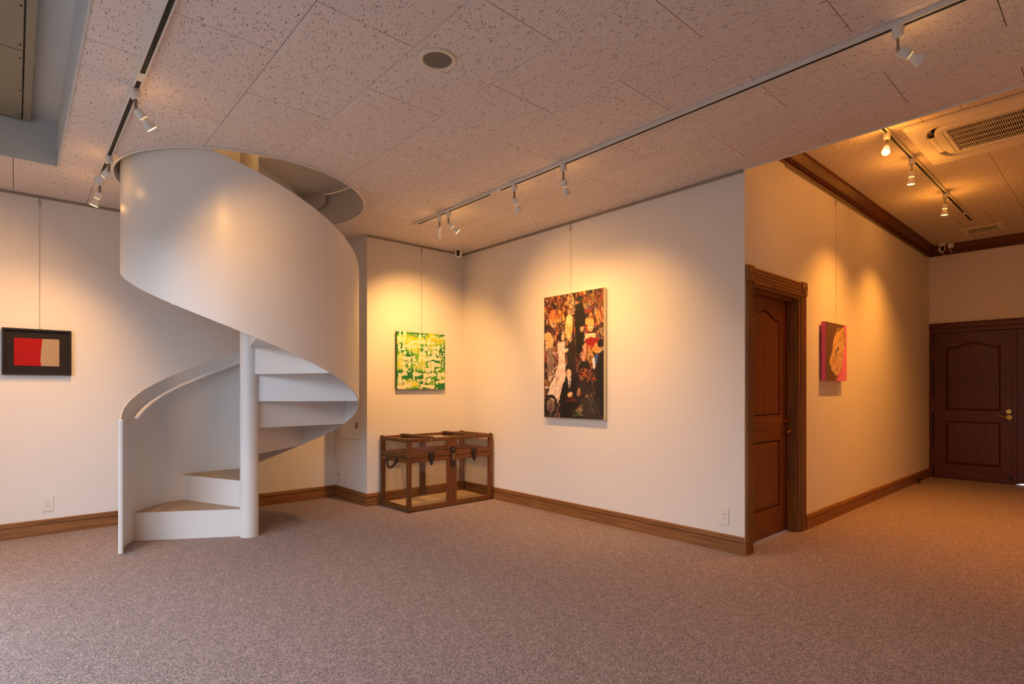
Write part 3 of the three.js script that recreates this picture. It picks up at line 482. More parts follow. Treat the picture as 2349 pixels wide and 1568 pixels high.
// ------------------------------------------------------------------ spiral stair
{ const RISE = 0.2165, T0 = -106.527, R = GR, K0 = 79, K1 = 590;
  const ang = (k) => THREE.MathUtils.degToRad(T0 - k), dir = (k) => V(Math.cos(ang(k)), 0, -Math.sin(ang(k)));
  const low = (k) => RISE * (k - 105) / 36, highEdge = (k) => low(k) + 1.11;
  const s = thing('spiral_staircase', 'white steel spiral staircase with curved sheet guard rising through the ceiling', 'staircase', [CX, 0, CZ]);
  mesh('centre_pole', flat(new THREE.CylinderGeometry(0.068, 0.068, 4.1, 48).translate(0, 2.05, 0)), M.steel, s);
  const strip = (fa, fb, n = 260) => {                               // a smooth band between two edge curves
    const pos = [], idx = []; for (let i = 0; i <= n; i++) { const k = K0 + (K1 - K0) * i / n, a = fa(k), b = fb(k); pos.push(a.x, a.y, a.z, b.x, b.y, b.z); if (i < n) { const o = 2 * i; idx.push(o, o + 1, o + 2, o + 1, o + 3, o + 2); } }
    const g = new THREE.BufferGeometry(); g.setAttribute('position', new THREE.Float32BufferAttribute(pos, 3)); g.setIndex(idx); g.computeVertexNormals(); return flat(g); };
  const at = (k, r, y) => dir(k).multiplyScalar(r).setY(y), th = 0.007, lo = (k) => Math.max(0.0, low(k));
  const o = (k) => at(k, R, lo(k)), O2 = (k) => at(k, R, highEdge(k)), i1 = (k) => at(k, R - th, lo(k)), i2 = (k) => at(k, R - th, highEdge(k));
  const end = box(-th / 2, th / 2, lo(K1), highEdge(K1), -0.002, 0.002); end.rotateY(ang(K1)); end.translate(...at(K1, R - th / 2, 0).toArray());
  mesh('curved_guard', [strip(o, O2), strip(i2, i1), strip(O2, i2), strip(i1, o), end], M.steel, s);
  mesh('guard_end_post', flat(new RoundedBoxGeometry(0.03, 0.957, 0.026, 2, 0.01).rotateY(ang(K0)).translate(...at(K0, R - 0.004, 0.4785).toArray())), M.steel, s);
  const bevelPlate = (w, h, d) => flat(new THREE.BoxGeometry(w, h, d));
  for (let j = 0; j < 14; j++) {
    const k = 105 + 36 * j, a = ang(k), k2 = j === 13 ? 650 : k + 36, y = (j + 1) * RISE;
    const r = bevelPlate(0.782, RISE, 0.005); r.translate(0.451, j * RISE + RISE / 2, 0); r.rotateY(a); mesh('riser', uvm(r, 'x'), M.steel, s);
    const sector = (r0, r1, ka, kb, t, yTop) => { const q = new THREE.Shape(), n = 14; for (let i = 0; i <= n; i++) { const d = dir(ka + (kb - ka) * i / n); (i ? q.lineTo : q.moveTo).call(q, d.x * r1, -d.z * r1); } for (let i = n; i >= 0; i--) { const d = dir(ka + (kb - ka) * i / n); q.lineTo(d.x * r0, -d.z * r0); } q.closePath(); const g = new THREE.ExtrudeGeometry(q, { depth: t, bevelEnabled: false }); g.rotateX(-Math.PI / 2); g.translate(0, yTop - t, 0); return flat(g); };
    const tr = mesh('tread', sector(0.06, j === 13 ? 0.8865 : R - th, k - 0.2, k2 + 0.2, 0.006, y), M.steel, s);
    mesh('tread_covering', sector(0.072, R - th - 0.004, k + 0.35, k2 - 0.3, 0.003, y + 0.003), M.tread, tr);
  }
  const hp = []; for (let k = 97; k < 560; k += 6) hp.push(at(k, 0.775, low(k) + 1.005)); const hr = mesh('handrail', [tube(hp, 0.017, 300, 12), flat(new THREE.SphereGeometry(0.017, 16, 10).scale(1, 1, 1).translate(...hp[0].toArray()))], M.steel, s);
  for (let k = 221; k < 540; k += 60) { const b = tube([at(k, 0.775, low(k) + 0.995), at(k, 0.78, low(k) + 0.96), at(k, 0.8, low(k) + 0.945), at(k, R - th, low(k) + 0.945)], 0.005, 14, 6); mesh('rail_bracket', b, M.steel, hr); }
  mesh('guard_cap', flat(new THREE.BoxGeometry(0.05, 0.006, 0.03).rotateY(ang(98)).translate(...at(98, 0.812, 0.955).toArray())), M.steel, s);
}

// ------------------------------------------------------------------ doors
function frameShape(w, h) { const s = new THREE.Shape(); s.moveTo(-w / 2, 0); s.lineTo(w / 2, 0); s.lineTo(w / 2, h); s.lineTo(-w / 2, h); s.closePath(); return s; }
const archAt = (t, rise) => { const a = Math.abs(t); return a > 0.82 ? 0 : rise * 0.5 * (1 + Math.cos(Math.PI * a / 0.82)); };   // t from -1 to 1 across the panel
function extr(shape, d, bevel = 0, size = 0) { const g = new THREE.ExtrudeGeometry(shape, bevel ? { depth: d, bevelEnabled: true, bevelThickness: bevel, bevelSize: size, bevelOffset: -size, bevelSegments: 2, curveSegments: 12 } : { depth: d, bevelEnabled: false }); return flat(g); }
function archShape(x0, x1, y0, y1, rise) { const s = new THREE.Shape(); s.moveTo(x0, y0); s.lineTo(x1, y0); for (let i = 0; i <= 36; i++) { const t = 1 - i / 18; s.lineTo(x0 + (x1 - x0) * (t + 1) / 2, y1 + archAt(t, rise)); } s.closePath(); return s; }
// a panelled leaf in its own plane: x across (0 .. w), y up, z towards the viewer; front face at z = 0
function leafParts(g, w, h, y0, st, pb, pt, rise, qb, qt, mat, put) {
  const T = 0.018, add = (name, geo, grain) => { geo.applyMatrix4(put); mesh(name, uvm(geo, grain), mat, g); };
  const hz = Math.abs(new THREE.Vector3(1, 0, 0).transformDirection(put).x) > 0.5 ? 'x' : 'z';
  const B = (a, b, c, d, e, f, r = 0.0015) => { const q = r ? new RoundedBoxGeometry(b - a, d - c, f - e, 1, r) : new THREE.BoxGeometry(b - a, d - c, f - e); q.translate((a + b) / 2, (c + d) / 2, (e + f) / 2); return q; };
  add('leaf_core', B(0.004, w - 0.004, y0 + 0.004, h - 0.004, -0.04, -T, 0), 'y');
  add('stile', B(0, st, y0, h, -T, 0), 'y'); add('stile', B(w - st, w, y0, h, -T, 0), 'y');
  const top = new THREE.Shape(); top.moveTo(st, h); for (let i = 0; i <= 36; i++) { const t = -1 + i / 18; top.lineTo(st + (w - 2 * st) * (t + 1) / 2, pt + archAt(t, rise)); } top.lineTo(w - st, h); top.closePath();
  const tg = extr(top, T); tg.translate(0, 0, -T); add('rail', tg, hz);
  add('rail', B(st, w - st, qt, pb, -T, 0), hz); add('rail', B(st, w - st, y0, qb, -T, 0), hz);
  const i = 0.012, p = extr(archShape(st + i, w - st - i, pb + i, pt - i, rise), 0.001, 0.013, 0.034); p.translate(0, 0, -T + 0.0005); add('raised_panel', p, 'y');
  const q = extr(archShape(st + i, w - st - i, qb + i, qt - i, 0), 0.001, 0.013, 0.034); q.translate(0, 0, -T + 0.0005); add('raised_panel', q, 'y');
  for (const [a, b, c, d, r] of [[st, w - st, pb, pt, rise], [st, w - st, qb, qt, 0]]) { const s = archShape(a, b, c, d, r); s.holes.push(new THREE.Path(archShape(a + 0.01, b - 0.01, c + 0.01, d - 0.01, r).getPoints())); const m = extr(s, 0.008, 0.002, 0.002); m.translate(0, 0, -0.012); add('panel_moulding', m, hz); }
}
{ const d = structGroup('door_1', 'closed brown wooden door with arched panel in the hall wall', 'door');
  const m = new THREE.Matrix4().makeTranslation(3.975, 0, -1.93);
  leafParts(d, 0.835, 1.915, 0.008, 0.135, 0.955, 1.742, 0.06, 0.215, 0.77, M.door, m);
  const k = mesh('deadbolt_knob', [cyl(0.026, 0.026, 0.008, 0, 0, 0).rotateX(Math.PI / 2).translate(4.752, 0.911, -1.926), cyl(0.019, 0.016, 0.035, 0, 0, 0).rotateX(Math.PI / 2).translate(4.752, 0.911, -1.905)], M.brass, d);
  mesh('lever_handle', [cyl(0.026, 0.026, 0.008, 0, 0, 0).rotateX(Math.PI / 2).translate(4.752, 0.832, -1.926), cyl(0.009, 0.009, 0.05, 0, 0, 0).rotateX(Math.PI / 2).translate(4.752, 0.832, -1.9), tube([V(4.757, 0.832, -1.873), V(4.72, 0.836, -1.872), V(4.68, 0.826, -1.872), V(4.645, 0.834, -1.876)], 0.008, 20, 8)], M.brass, d);
  mesh('jamb', box(3.955, 3.975, 0, 1.935, Z3 - TH, Z3 + 0.002, 0, 'y'), M.casing, d); mesh('jamb', box(4.805, 4.825, 0, 1.935, Z3 - TH, Z3 + 0.002, 0, 'y'), M.casing, d); mesh('head_jamb', box(3.975, 4.805, 1.917, 1.935, Z3 - TH, Z3 + 0.002), M.casing, d);
  mesh('door_stop', box(4.79, 4.805, 0, 1.917, -1.928, -1.885, 0.003, 'y'), M.casing, d); mesh('door_stop', box(3.975, 4.79, 1.9, 1.917, -1.928, -1.885, 0.003), M.casing, d);
  const t = structGroup('trim_5', 'fluted brown door casing with carved corner blocks', 'trim');
  const flute = []; const W = 0.095; flute.push([0, 0], [0, 0.013], [0.006, 0.016], [0.012, 0.016]); for (let i = 0; i < 4; i++) { const c = 0.019 + i * 0.019; flute.push([c - 0.006, 0.016], [c - 0.004, 0.0115], [c, 0.0095], [c + 0.004, 0.0115], [c + 0.006, 0.016]); } flute.push([W - 0.008, 0.016], [W, 0.012], [W, 0]);
  mesh('casing', sweep(flute, V(3.868, 0, Z3), X, Z, Y, 1.945), M.casing, t); mesh('casing', sweep(flute, V(4.832, 0, Z3), X, Z, Y, 1.945), M.casing, t);
  mesh('head_casing', sweep(flute.map(([u, v]) => [u * 1.22, v]), V(3.968, 1.936, Z3), Y, Z, X, 0.86), M.casing, t);
  for (const x of [3.862, 4.826]) {
    const b = mesh('corner_block', box(x, x + 0.108, 1.945, 2.058, Z3, Z3 + 0.021, 0.003), M.casing, t);
    const l = new THREE.LatheGeometry([[0, 0.012], [0.007, 0.01], [0.01, 0.003], [0.016, 0.003], [0.021, 0.009], [0.027, 0.009], [0.03, 0.003], [0.035, 0.003], [0.038, 0.008], [0.043, 0.006], [0.044, 0]].map((q) => new THREE.Vector2(...q)), 28); l.rotateX(Math.PI / 2); l.translate(x + 0.054, 2.001, Z3 + 0.02); mesh('rosette', uvm(l, 'x'), M.casing, b);
  }
}
function endDoor(name, label, zA, zB, y0, hinge) {
  const d = structGroup(name, label, 'door'), w = zB - zA;
  const m = new THREE.Matrix4().makeRotationY(-Math.PI / 2).setPosition(X4 + 0.012, 0, zA);       // local x -> +z, local z -> -x
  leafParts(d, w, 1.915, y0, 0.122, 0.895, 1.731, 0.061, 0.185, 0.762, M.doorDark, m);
  if (hinge) for (const y of [0.267, 0.965, 1.655]) mesh('hinge', [cyl(0.006, 0.006, 0.17, X4 + 0.004, y, zA - 0.004, 10), cyl(0.0075, 0.0075, 0.012, X4 + 0.004, y + 0.09, zA - 0.004, 10), cyl(0.0075, 0.0075, 0.012, X4 + 0.004, y - 0.09, zA - 0.004, 10)], M.brassOld, d);
  return d;
}
{ const d = endDoor('door_2', 'left leaf of the dark reddish double doors, with brass lever', -1.793, -0.985, 0.006, true);
  mesh('lock_cylinder', [cyl(0.026, 0.026, 0.008, 0, 0, 0).rotateZ(Math.PI / 2).translate(X4 + 0.006, 0.899, -1.035), cyl(0.014, 0.014, 0.012, 0, 0, 0).rotateZ(Math.PI / 2).translate(X4 - 0.002, 0.899, -1.035)], M.brass, d);
  mesh('lever_handle', [cyl(0.027, 0.027, 0.01, 0, 0, 0).rotateZ(Math.PI / 2).translate(X4 + 0.006, 0.828, -1.032), cyl(0.01, 0.01, 0.04, 0, 0, 0).rotateZ(Math.PI / 2).translate(X4 - 0.01, 0.828, -1.032), tube([V(X4 - 0.03, 0.83, -1.028), V(X4 - 0.032, 0.822, -1.06), V(X4 - 0.032, 0.83, -1.085), V(X4 - 0.032, 0.85, -1.11), V(X4 - 0.03, 0.852, -1.128), V(X4 - 0.03, 0.842, -1.14)], 0.0065, 30, 8)], M.brass, d);
  mesh('floor_bolt', cyl(0.02, 0.02, 0.012, 0, 0, 0).rotateZ(Math.PI / 2).translate(X4 + 0.008, 0.075, -1.02), M.dark, d);
  mesh('astragal', box(X4 - 0.004, X4 + 0.012, 0.006, 1.915, -0.995, -0.9625, 0.003, 'y'), M.doorDark, d);
  endDoor('door_3', 'right leaf of the dark reddish double doors at the picture edge', -0.964, -0.156, 0.016, false);
  const t = structGroup('trim_6', 'dark wooden casing around the double doors', 'trim');
  mesh('jamb', box(X4 - 0.014, X4 + TH, 0, 1.97, Z3, -1.801, 0.003, 'y'), M.doorDark, t); mesh('jamb', box(X4 - 0.014, X4 + TH, 0, 1.97, -0.148, -0.112, 0.003, 'y'), M.doorDark, t);
  mesh('head_jamb', box(X4 - 0.012, X4 + TH, 1.919, 1.972, -1.801, -0.148, 0.003), M.doorDark, t);
  mesh('head_casing', sweep([[0, 0], [0, 0.02], [0.008, 0.024], [0.012, 0.017], [0.06, 0.017], [0.066, 0.022], [0.08, 0.02], [0.082, 0]], V(X4, 1.97, Z3), Y, NX, Z, 1.86), M.doorDark, t);
  mesh('door_stop', box(X4 + 0.056, X4 + 0.075, 0, 1.92, -1.801, -1.77, 0, 'y'), M.doorDark, t); mesh('door_stop', box(X4 + 0.056, X4 + 0.075, 0, 1.92, -1.0, -0.95, 0, 'y'), M.doorDark, t); mesh('door_stop', box(X4 + 0.056, X4 + 0.075, 0, 1.92, -0.18, -0.148, 0, 'y'), M.doorDark, t); mesh('door_stop', box(X4 + 0.056, X4 + 0.075, 1.89, 1.92, -1.801, -0.148), M.doorDark, t);
  mesh('threshold', box(X4 + 0.03, X4 + 0.06, 0, 0.016, -1.801, -0.966), M.dark, t);
  mesh('threshold_guide', box(X4 + 0.02, X4 + 0.05, 0, 0.02, -0.945, -0.938), M.dark, t);
}
{ const t = thing('door_stopper', 'small dark door stop on the floor by the far end of the hall', 'door stop', [8.43, 0, -1.795]);
  mesh('foot', cyl(0.022, 0.026, 0.01, 0, 0.005, 0, 18), M.iron, t); mesh('post', cyl(0.009, 0.009, 0.05, 0, 0.035, 0, 14), M.iron, t); mesh('arm', cyl(0.012, 0.012, 0.035, 0, 0, 0, 14).rotateX(Math.PI / 2).translate(0, 0.062, 0.006), M.iron, t); mesh('buffer', cyl(0.014, 0.014, 0.014, 0, 0, 0, 14).rotateX(Math.PI / 2).translate(0, 0.062, 0.03), M.dark, t); }

// ------------------------------------------------------------------ pictures
function canvasPicture(name, label, O, U, N, w, h, depth, gap, face, edge) {   // O lower left corner on the wall, U to the viewer's right, N out of the wall
  const t = thing(name, label, 'painting', O.toArray());
  const a = V(0, 0, 0).addScaledVector(N, gap), b = V(0, h, 0).addScaledVector(U, w).addScaledVector(N, gap + depth);
  const g = box(Math.min(a.x, b.x), Math.max(a.x, b.x), 0, h, Math.min(a.z, b.z), Math.max(a.z, b.z), 0.002); mesh('stretcher', g, edge, t);
  const f = new THREE.BufferGeometry(), q = (u, v) => V(0, v * h, 0).addScaledVector(U, u * w).addScaledVector(N, gap + depth + 0.0008).toArray();
  const e = 0.003; f.setAttribute('position', new THREE.Float32BufferAttribute([q(e, e), q(1 - e, e), q(1 - e, 1 - e), q(e, e), q(1 - e, 1 - e), q(e, 1 - e)].flat(), 3)); f.setAttribute('uv', new THREE.Float32BufferAttribute([0, 0, 1, 0, 1, 1, 0, 0, 1, 1, 0, 1], 2)); f.computeVertexNormals();
  mesh('painted_face', f, face, t);
  return t;
}
canvasPicture('crowd_painting', 'tall dark painting of a crowd in evening dress', V(X1, 0.905, -3.79), Z, NX, 0.731, 1.152, 0.032, 0.014, M.crowd, M.canvasEdge);
canvasPicture('green_painting', 'square abstract painting of green and yellow shapes on cream', V(2.957, 1.174, Z2), X, Z, 0.607, 0.604, 0.026, 0.014, M.green, M.greenEdge);
canvasPicture('animal_painting', 'square painting of a tan animal head on brown and pink', V(5.253, 1.25, Z3), X, Z, 0.53, 0.515, 0.036, 0.014, M.beast, M.pinkEdge);
{ const t = thing('framed_picture', 'black framed picture of red and beige cloth on a dark mat', 'picture', [-0.0755, 1.2865, Z5]);
  const w = 0.4245, h = 0.3665, f = 0.016, d = 0.036;
  for (const [a, b, c, e] of [[0, w, 0, f], [0, w, h - f, h]]) mesh('frame_bar', box(a, b, c, e, 0.006, d, 0.002), M.frame, t);
  for (const [a, b] of [[0, f], [w - f, w]]) mesh('frame_bar', box(a, b, f, h - f, 0.006, d, 0.002), M.frame, t);
  mesh('mat_board', box(f, w - f, f, h - f, 0.008, 0.02), M.mat, t);
  const x0 = 0.071, x1 = 0.347, y0 = 0.073, y1 = 0.291, xm = [[0.243, y1], [0.238, 0.25], [0.234, 0.2], [0.231, 0.15], [0.229, 0.115], [0.232, 0.095], [0.233, y0]];
  const r = new THREE.Shape(); r.moveTo(x0, y0); r.lineTo(x0, y1); xm.forEach((q) => r.lineTo(...q)); r.closePath();
  const l = new THREE.Shape(); l.moveTo(x1, y0); l.lineTo(x1, y1); xm.forEach((q) => l.lineTo(...q)); l.closePath();
  const fix = (g) => { const p = g.attributes.position, uv = g.attributes.uv; for (let i = 0; i < p.count; i++) uv.setXY(i, p.getX(i) / 0.16, p.getY(i) / 0.16); return g; };
  mesh('red_cloth', fix(extr(r, 0.003).translate(0, 0, 0.0205)), M.red, t, 'red woven cloth with torn edge'); mesh('linen_cloth', fix(extr(l, 0.0022).translate(0, 0, 0.0205)), M.linen, t, 'beige linen cloth');
  mesh('hanging_ring', flat(new THREE.TorusGeometry(0.006, 0.0015, 8, 16).translate(0.226, h + 0.005, 0.015)), M.brass, t);
}

// ------------------------------------------------------------------ glass trunk
{ const L = 1.04, D = 0.545, hB = 0.505, hT = 0.695, t = thing('display_trunk', 'wood framed glass display trunk with latches standing in the corner', 'trunk', [2.775, 0.004, -5.122]);
  const p = 0.04, B = (n, a, b, c, d, e, f, m = M.trunk, r = 0.003) => mesh(n, box(a, b, c, d, e, f, r), m, t);
  for (const x of [0, L - p]) for (const z of [0, D - p]) { B('post', x, x + p, 0.0, hB, z, z + p); B('lid_post', x, x + p, hB + 0.004, hT, z, z + p); }
  for (const z of [0.002, D - p + 0.002]) { const e = z + p - 0.004; B('bottom_rail', p, L - p, 0.004, 0.044, z, e); B('body_rail', p, L - p, hB - 0.04, hB, z, e); B('lid_rail', p, L - p, hB + 0.004, hB + 0.045, z, e); B('top_rail', p, L - p, hT - 0.035, hT, z, e); }
  for (const x of [0.002, L - p + 0.002]) { const e = x + p - 0.004; B('bottom_rail', x, e, 0.004, 0.044, p, D - p); B('body_rail', x, e, hB - 0.04, hB, p, D - p); B('lid_rail', x, e, hB + 0.004, hB + 0.045, p, D - p); B('top_rail', x, e, hT - 0.035, hT, p, D - p); }
  B('centre_board', 0.455, 0.57, 0.044, hB - 0.04, D - 0.028, D - 0.004, M.trunk); B('centre_board', 0.455, 0.57, hB + 0.045, hT - 0.035, D - 0.028, D - 0.004, M.trunk);
  B('back_stile', 0.47, 0.53, 0.044, hB - 0.04, 0.004, 0.028, M.trunkDark); B('back_stile', 0.47, 0.53, hB + 0.045, hT - 0.035, 0.004, 0.028, M.trunkDark);
  for (const x of [0.257, 0.787]) for (const o of [-0.03, 0.008]) { const b = B('lid_slat', x + o, x + o + 0.026, hT - 0.008, hT + 0.012, -0.004, D + 0.004, M.trunkDark, 0.005); }
  for (const x of [0.257, 0.787]) { B('slat_clip', x - 0.02, x + 0.016, hT - 0.03, hT + 0.004, D + 0.001, D + 0.007, M.brassOld, 0.001); B('slat_clip', x - 0.014, x + 0.01, 0.004, 0.05, D - 0.001, D + 0.004, M.brassOld, 0.001); }
  const pane = (w, h, x, y, z, axis) => { const g = new THREE.PlaneGeometry(w, h); if (axis === 'x') g.rotateY(Math.PI / 2); if (axis === 'y') g.rotateX(-Math.PI / 2); g.translate(x, y, z); mesh('pane', g, M.oldGlass, t); };
  for (const z of [0.016, D - 0.032]) { pane(L - 2 * p, hB - 0.084, L / 2, (hB + 0.004) / 2, z); pane(L - 2 * p, hT - hB - 0.08, L / 2, (hT + hB + 0.01) / 2, z); }
  for (const x of [0.02, L - 0.02]) { pane(D - 2 * p, hB - 0.084, x, (hB + 0.004) / 2, D / 2, 'x'); pane(D - 2 * p, hT - hB - 0.08, x, (hT + hB + 0.01) / 2, D / 2, 'x'); }
  pane(L - 2 * p, D - 2 * p, L / 2, hT - 0.012, D / 2, 'y');
  B('bottom_board', p, L * 0.53, 0.02, 0.03, p, D - p, M.board, 0.001); B('bottom_board', L * 0.53 + 0.002, L - p, 0.02, 0.033, p, D - p, M.boardB, 0.001);
  for (const x of [0, L]) for (const z of [0, D]) { for (const [y, s] of [[hT - 0.004, 1], [0.012, 1], [hB + 0.002, 0.86]]) { const g = new THREE.SphereGeometry(0.03 * s, 14, 10); g.scale(0.82, s < 1 ? 0.62 : 0.75, 0.82); g.translate(x + (x ? -0.018 : 0.018), y + (y < 0.1 ? 0.008 : -0.008), z + (z ? -0.018 : 0.018)); mesh('corner_cap', flat(g), M.trunkDark, t); } }
  for (const x of [0.259, 0.785]) {
    const a = new THREE.Shape(); a.moveTo(-0.034, 0.04); a.lineTo(0.034, 0.04); a.lineTo(0.034, -0.01); a.lineTo(0.012, -0.075); a.quadraticCurveTo(0, -0.1, -0.012, -0.075); a.lineTo(-0.034, -0.01); a.closePath();
    const l = mesh('latch', extr(a, 0.006, 0.002, 0.002).translate(x, hB + 0.01, D + 0.001), M.iron, t); mesh('hasp', box(x - 0.014, x + 0.014, hB - 0.055, hB + 0.035, D + 0.008, D + 0.02, 0.005), M.iron, l);
  }
  { const k = mesh('lock_plate', [cyl(0.038, 0.038, 0.008, 0, 0, 0).rotateX(Math.PI / 2).translate(0.517, hB + 0.055, D + 0.003), cyl(0.03, 0.03, 0.008, 0, 0, 0).rotateX(Math.PI / 2).translate(0.517, hB - 0.085, D + 0.003), box(0.49, 0.544, hB - 0.085, hB + 0.05, D - 0.001, D + 0.006)], M.iron, t);
    mesh('lock_body', box(0.5, 0.534, hB - 0.052, hB + 0.02, D + 0.006, D + 0.018, 0.005), M.brassOld, k); mesh('lock_stud', cyl(0.01, 0.01, 0.012, 0, 0, 0).rotateX(Math.PI / 2).translate(0.517, hB + 0.058, D + 0.01), M.brassOld, k); }
  { const h = mesh('leather_handle', tube([V(-0.006, hB - 0.03, 0.16), V(-0.016, hB - 0.065, 0.175), V(-0.02, hB - 0.1, 0.215), V(-0.02, hB - 0.1, 0.26), V(-0.016, hB - 0.07, 0.31), V(-0.006, hB - 0.035, 0.335)], 0.011, 30, 8).scale(1, 1, 1), M.leather, t);
    for (const z of [0.155, 0.338]) mesh('handle_mount', box(-0.01, 0.002, hB - 0.05, hB - 0.01, z - 0.022, z + 0.022, 0.003), M.iron, h); }
}

// ------------------------------------------------------------------ lighting tracks and spotlights
function track(label, O, W, L, side, joints = []) {                       // channel open downwards
  const t = thing('lighting_track', label, 'track', [0, 0, 0]), U = Math.abs(W.x) > 0.5 ? Z : X, o = O.clone();
  const pr = [[-0.018, 0], [-0.018, -0.022], [-0.0105, -0.022], [-0.0105, -0.004], [0.0105, -0.004], [0.0105, -0.022], [0.018, -0.022], [0.018, 0]];
  mesh('channel', sweep(pr, o, U, Y, W, L), M.trackWhite, t);
  const c = (a, b, y0, y1, w) => { const p = o.clone().addScaledVector(W, a), q = o.clone().addScaledVector(W, b); return box(Math.min(p.x, q.x) - (U === X ? w : 0), Math.max(p.x, q.x) + (U === X ? w : 0), o.y + y0, o.y + y1, Math.min(p.z, q.z) - (U === Z ? w : 0), Math.max(p.z, q.z) + (U === Z ? w : 0)); };
  mesh('conductor_slot', c(0.07, L, -0.0195, -0.0035, 0.0104), M.dark, t);
  mesh('end_cap', c(-0.004, 0.07, -0.0235, 0, 0.0185), M.trackWhite, t);
  for (const [a, b] of joints) mesh('joint_cover', c(a, b, -0.0225, -0.004, 0.0104), M.trackWhite, t);
}
track('white lighting track on the ceiling left of the spiral stair', V(0.463, H, -5.235), Z, 5.4, 1, [[1.93, 2.02]]);
track('long white lighting track on the ceiling facing the crowd painting', V(2.795, H, -4.5), Z, 5.2, 1, [[1.12, 1.24]]);
track('dark slotted lighting track on the hall ceiling', V(8.03, HC, -1.21), NX, 4.1, 1, [[0.42, 0.5]]);
function spot(label, x, y, z, aim, on, power, opt = {}) {
  const t = thing('track_spotlight', label, 'spotlight', [x, y, z], 'white spotlights on the ceiling tracks');
  const d = V(aim[0] - x, aim[1] - (y - 0.11), aim[2] - z).normalize(), q = new THREE.Quaternion().setFromUnitVectors(V(0, -1, 0), d);
  const ad = new THREE.LatheGeometry([[0, 0], [0.0225, 0], [0.0225, -0.045], [0.02, -0.05], [0, -0.05]].map((p) => new THREE.Vector2(...p)), 28); mesh('adapter', flat(ad), M.white, t);
  mesh('stem', box(-0.008, 0.008, -0.095, -0.045, -0.004, 0.004, 0.002), M.chrome, t);
  const j = V(0, -0.097, 0);
  const piv = mesh('pivot', flat(new THREE.SphereGeometry(0.0085, 14, 10).translate(0, -0.097, 0)), M.chrome, t);
  const so = mesh('socket', flat(new THREE.LatheGeometry([[0, -0.004], [0.019, -0.006], [0.021, -0.01], [0.021, -0.05], [0.018, -0.053], [0, -0.053]].map((p) => new THREE.Vector2(...p)), 28)), M.white, t); so.quaternion.copy(q); so.position.copy(j);
  const bu = mesh('bulb', flat(new THREE.LatheGeometry([[0.0155, -0.05], [0.0155, -0.064], [0.0165, -0.07], [0.021, -0.08], [0.026, -0.092], [0.0285, -0.102], [0.028, -0.107], [0.0265, -0.109]].map((p) => new THREE.Vector2(...p)), 32)), M.bulb, t); bu.quaternion.copy(q); bu.position.copy(j);
  const le = mesh('lens', flat(new THREE.LatheGeometry([[0, -0.1105], [0.014, -0.1105], [0.0265, -0.1085]].map((p) => new THREE.Vector2(...p)), 28)), on ? M.lit : M.unlit, bu);
  if (on) {
    const c = opt.color ? new THREE.Color().setRGB(...opt.color) : WARM, L = new THREE.SpotLight(c, power, 0, opt.angle ?? 1.0, opt.penumbra ?? 1.0, 2);
    L.castShadow = true; L.shadow.radius = 1.2; L.name = 'spot_beam'; const s = j.clone().addScaledVector(d, 0.118); L.position.copy(s); L.target.position.copy(s.clone().add(d)); t.add(L); t.add(L.target);
    const leak = new THREE.PointLight(c, opt.color ? 0.3 : 0.03); leak.castShadow = true; leak.name = 'bulb_glow'; leak.position.copy(j.clone().addScaledVector(d, 0.09)); t.add(leak);   // the frosted bulb also glows to the sides
  }
}
const YT = H - 0.02, YH = HC - 0.02;
const HALL = [1.0, 0.37, 0.05];
spot('lit spotlight beside the round opening, tilted towards the stair guard', 0.463, YT, -3.41, [1.9, 1.0, -3.6], true, 2.6, { angle: 1.1 });
spot('spotlight by the stair opening tilted to the left, glass face hidden', 0.463, YT, -4.5, [-0.9, 0.8, -5.8], true, 5);
spot('lit spotlight at the end of the left track, pointing down', 0.463, YT, -5.03, [-0.2, 0.6, -5.4], true, 5);
spot('first spotlight from the far end of the long track, hanging straight', 2.795, YT, -4.085, [3.25, 1.2, Z2], true, 12, { angle: 0.85 });
spot('lit spotlight second from the far end of the long track, tilted right', 2.795, YT, -3.95, [X1, 1.5, -3.35], true, 3);
spot('third spotlight from the far end of the long track', 2.795, YT, -3.1, [X1, 1.1, -3.5], true, 5.0, { angle: 0.88 });
spot('fourth spotlight from the far end of the long track', 2.795, YT, -2.6, [X1, 1.1, -3.0], true, 5.0, { angle: 0.88 });
spot('nearest spotlight on the long track, large at upper right', 2.795, YT, -0.668, [4.45, 1.1, 1.28], true, 5, { angle: 0.9 });
spot('spotlight on the long track beside the viewer, aimed at the carpet', 2.795, YT, 0.2, [2.1, 0, -2.1], true, 4, { angle: 0.8 });
spot('brightest hall spotlight, glaring towards the viewer below the air conditioner', 4.77, YH, -1.21, [3.6, 1.9, -1.0], true, 0.6, { color: HALL, angle: 1.5 });
spot('middle spotlight on the hall track, pointing down', 5.46, YH, -1.21, [5.56, 0, -1.4], true, 12, { color: HALL, angle: 1.0 });
spot('far spotlight on the hall track, near the ceiling vent', 6.66, YH, -1.21, [6.8, 0, -1.4], true, 11, { color: HALL, angle: 1.0 });

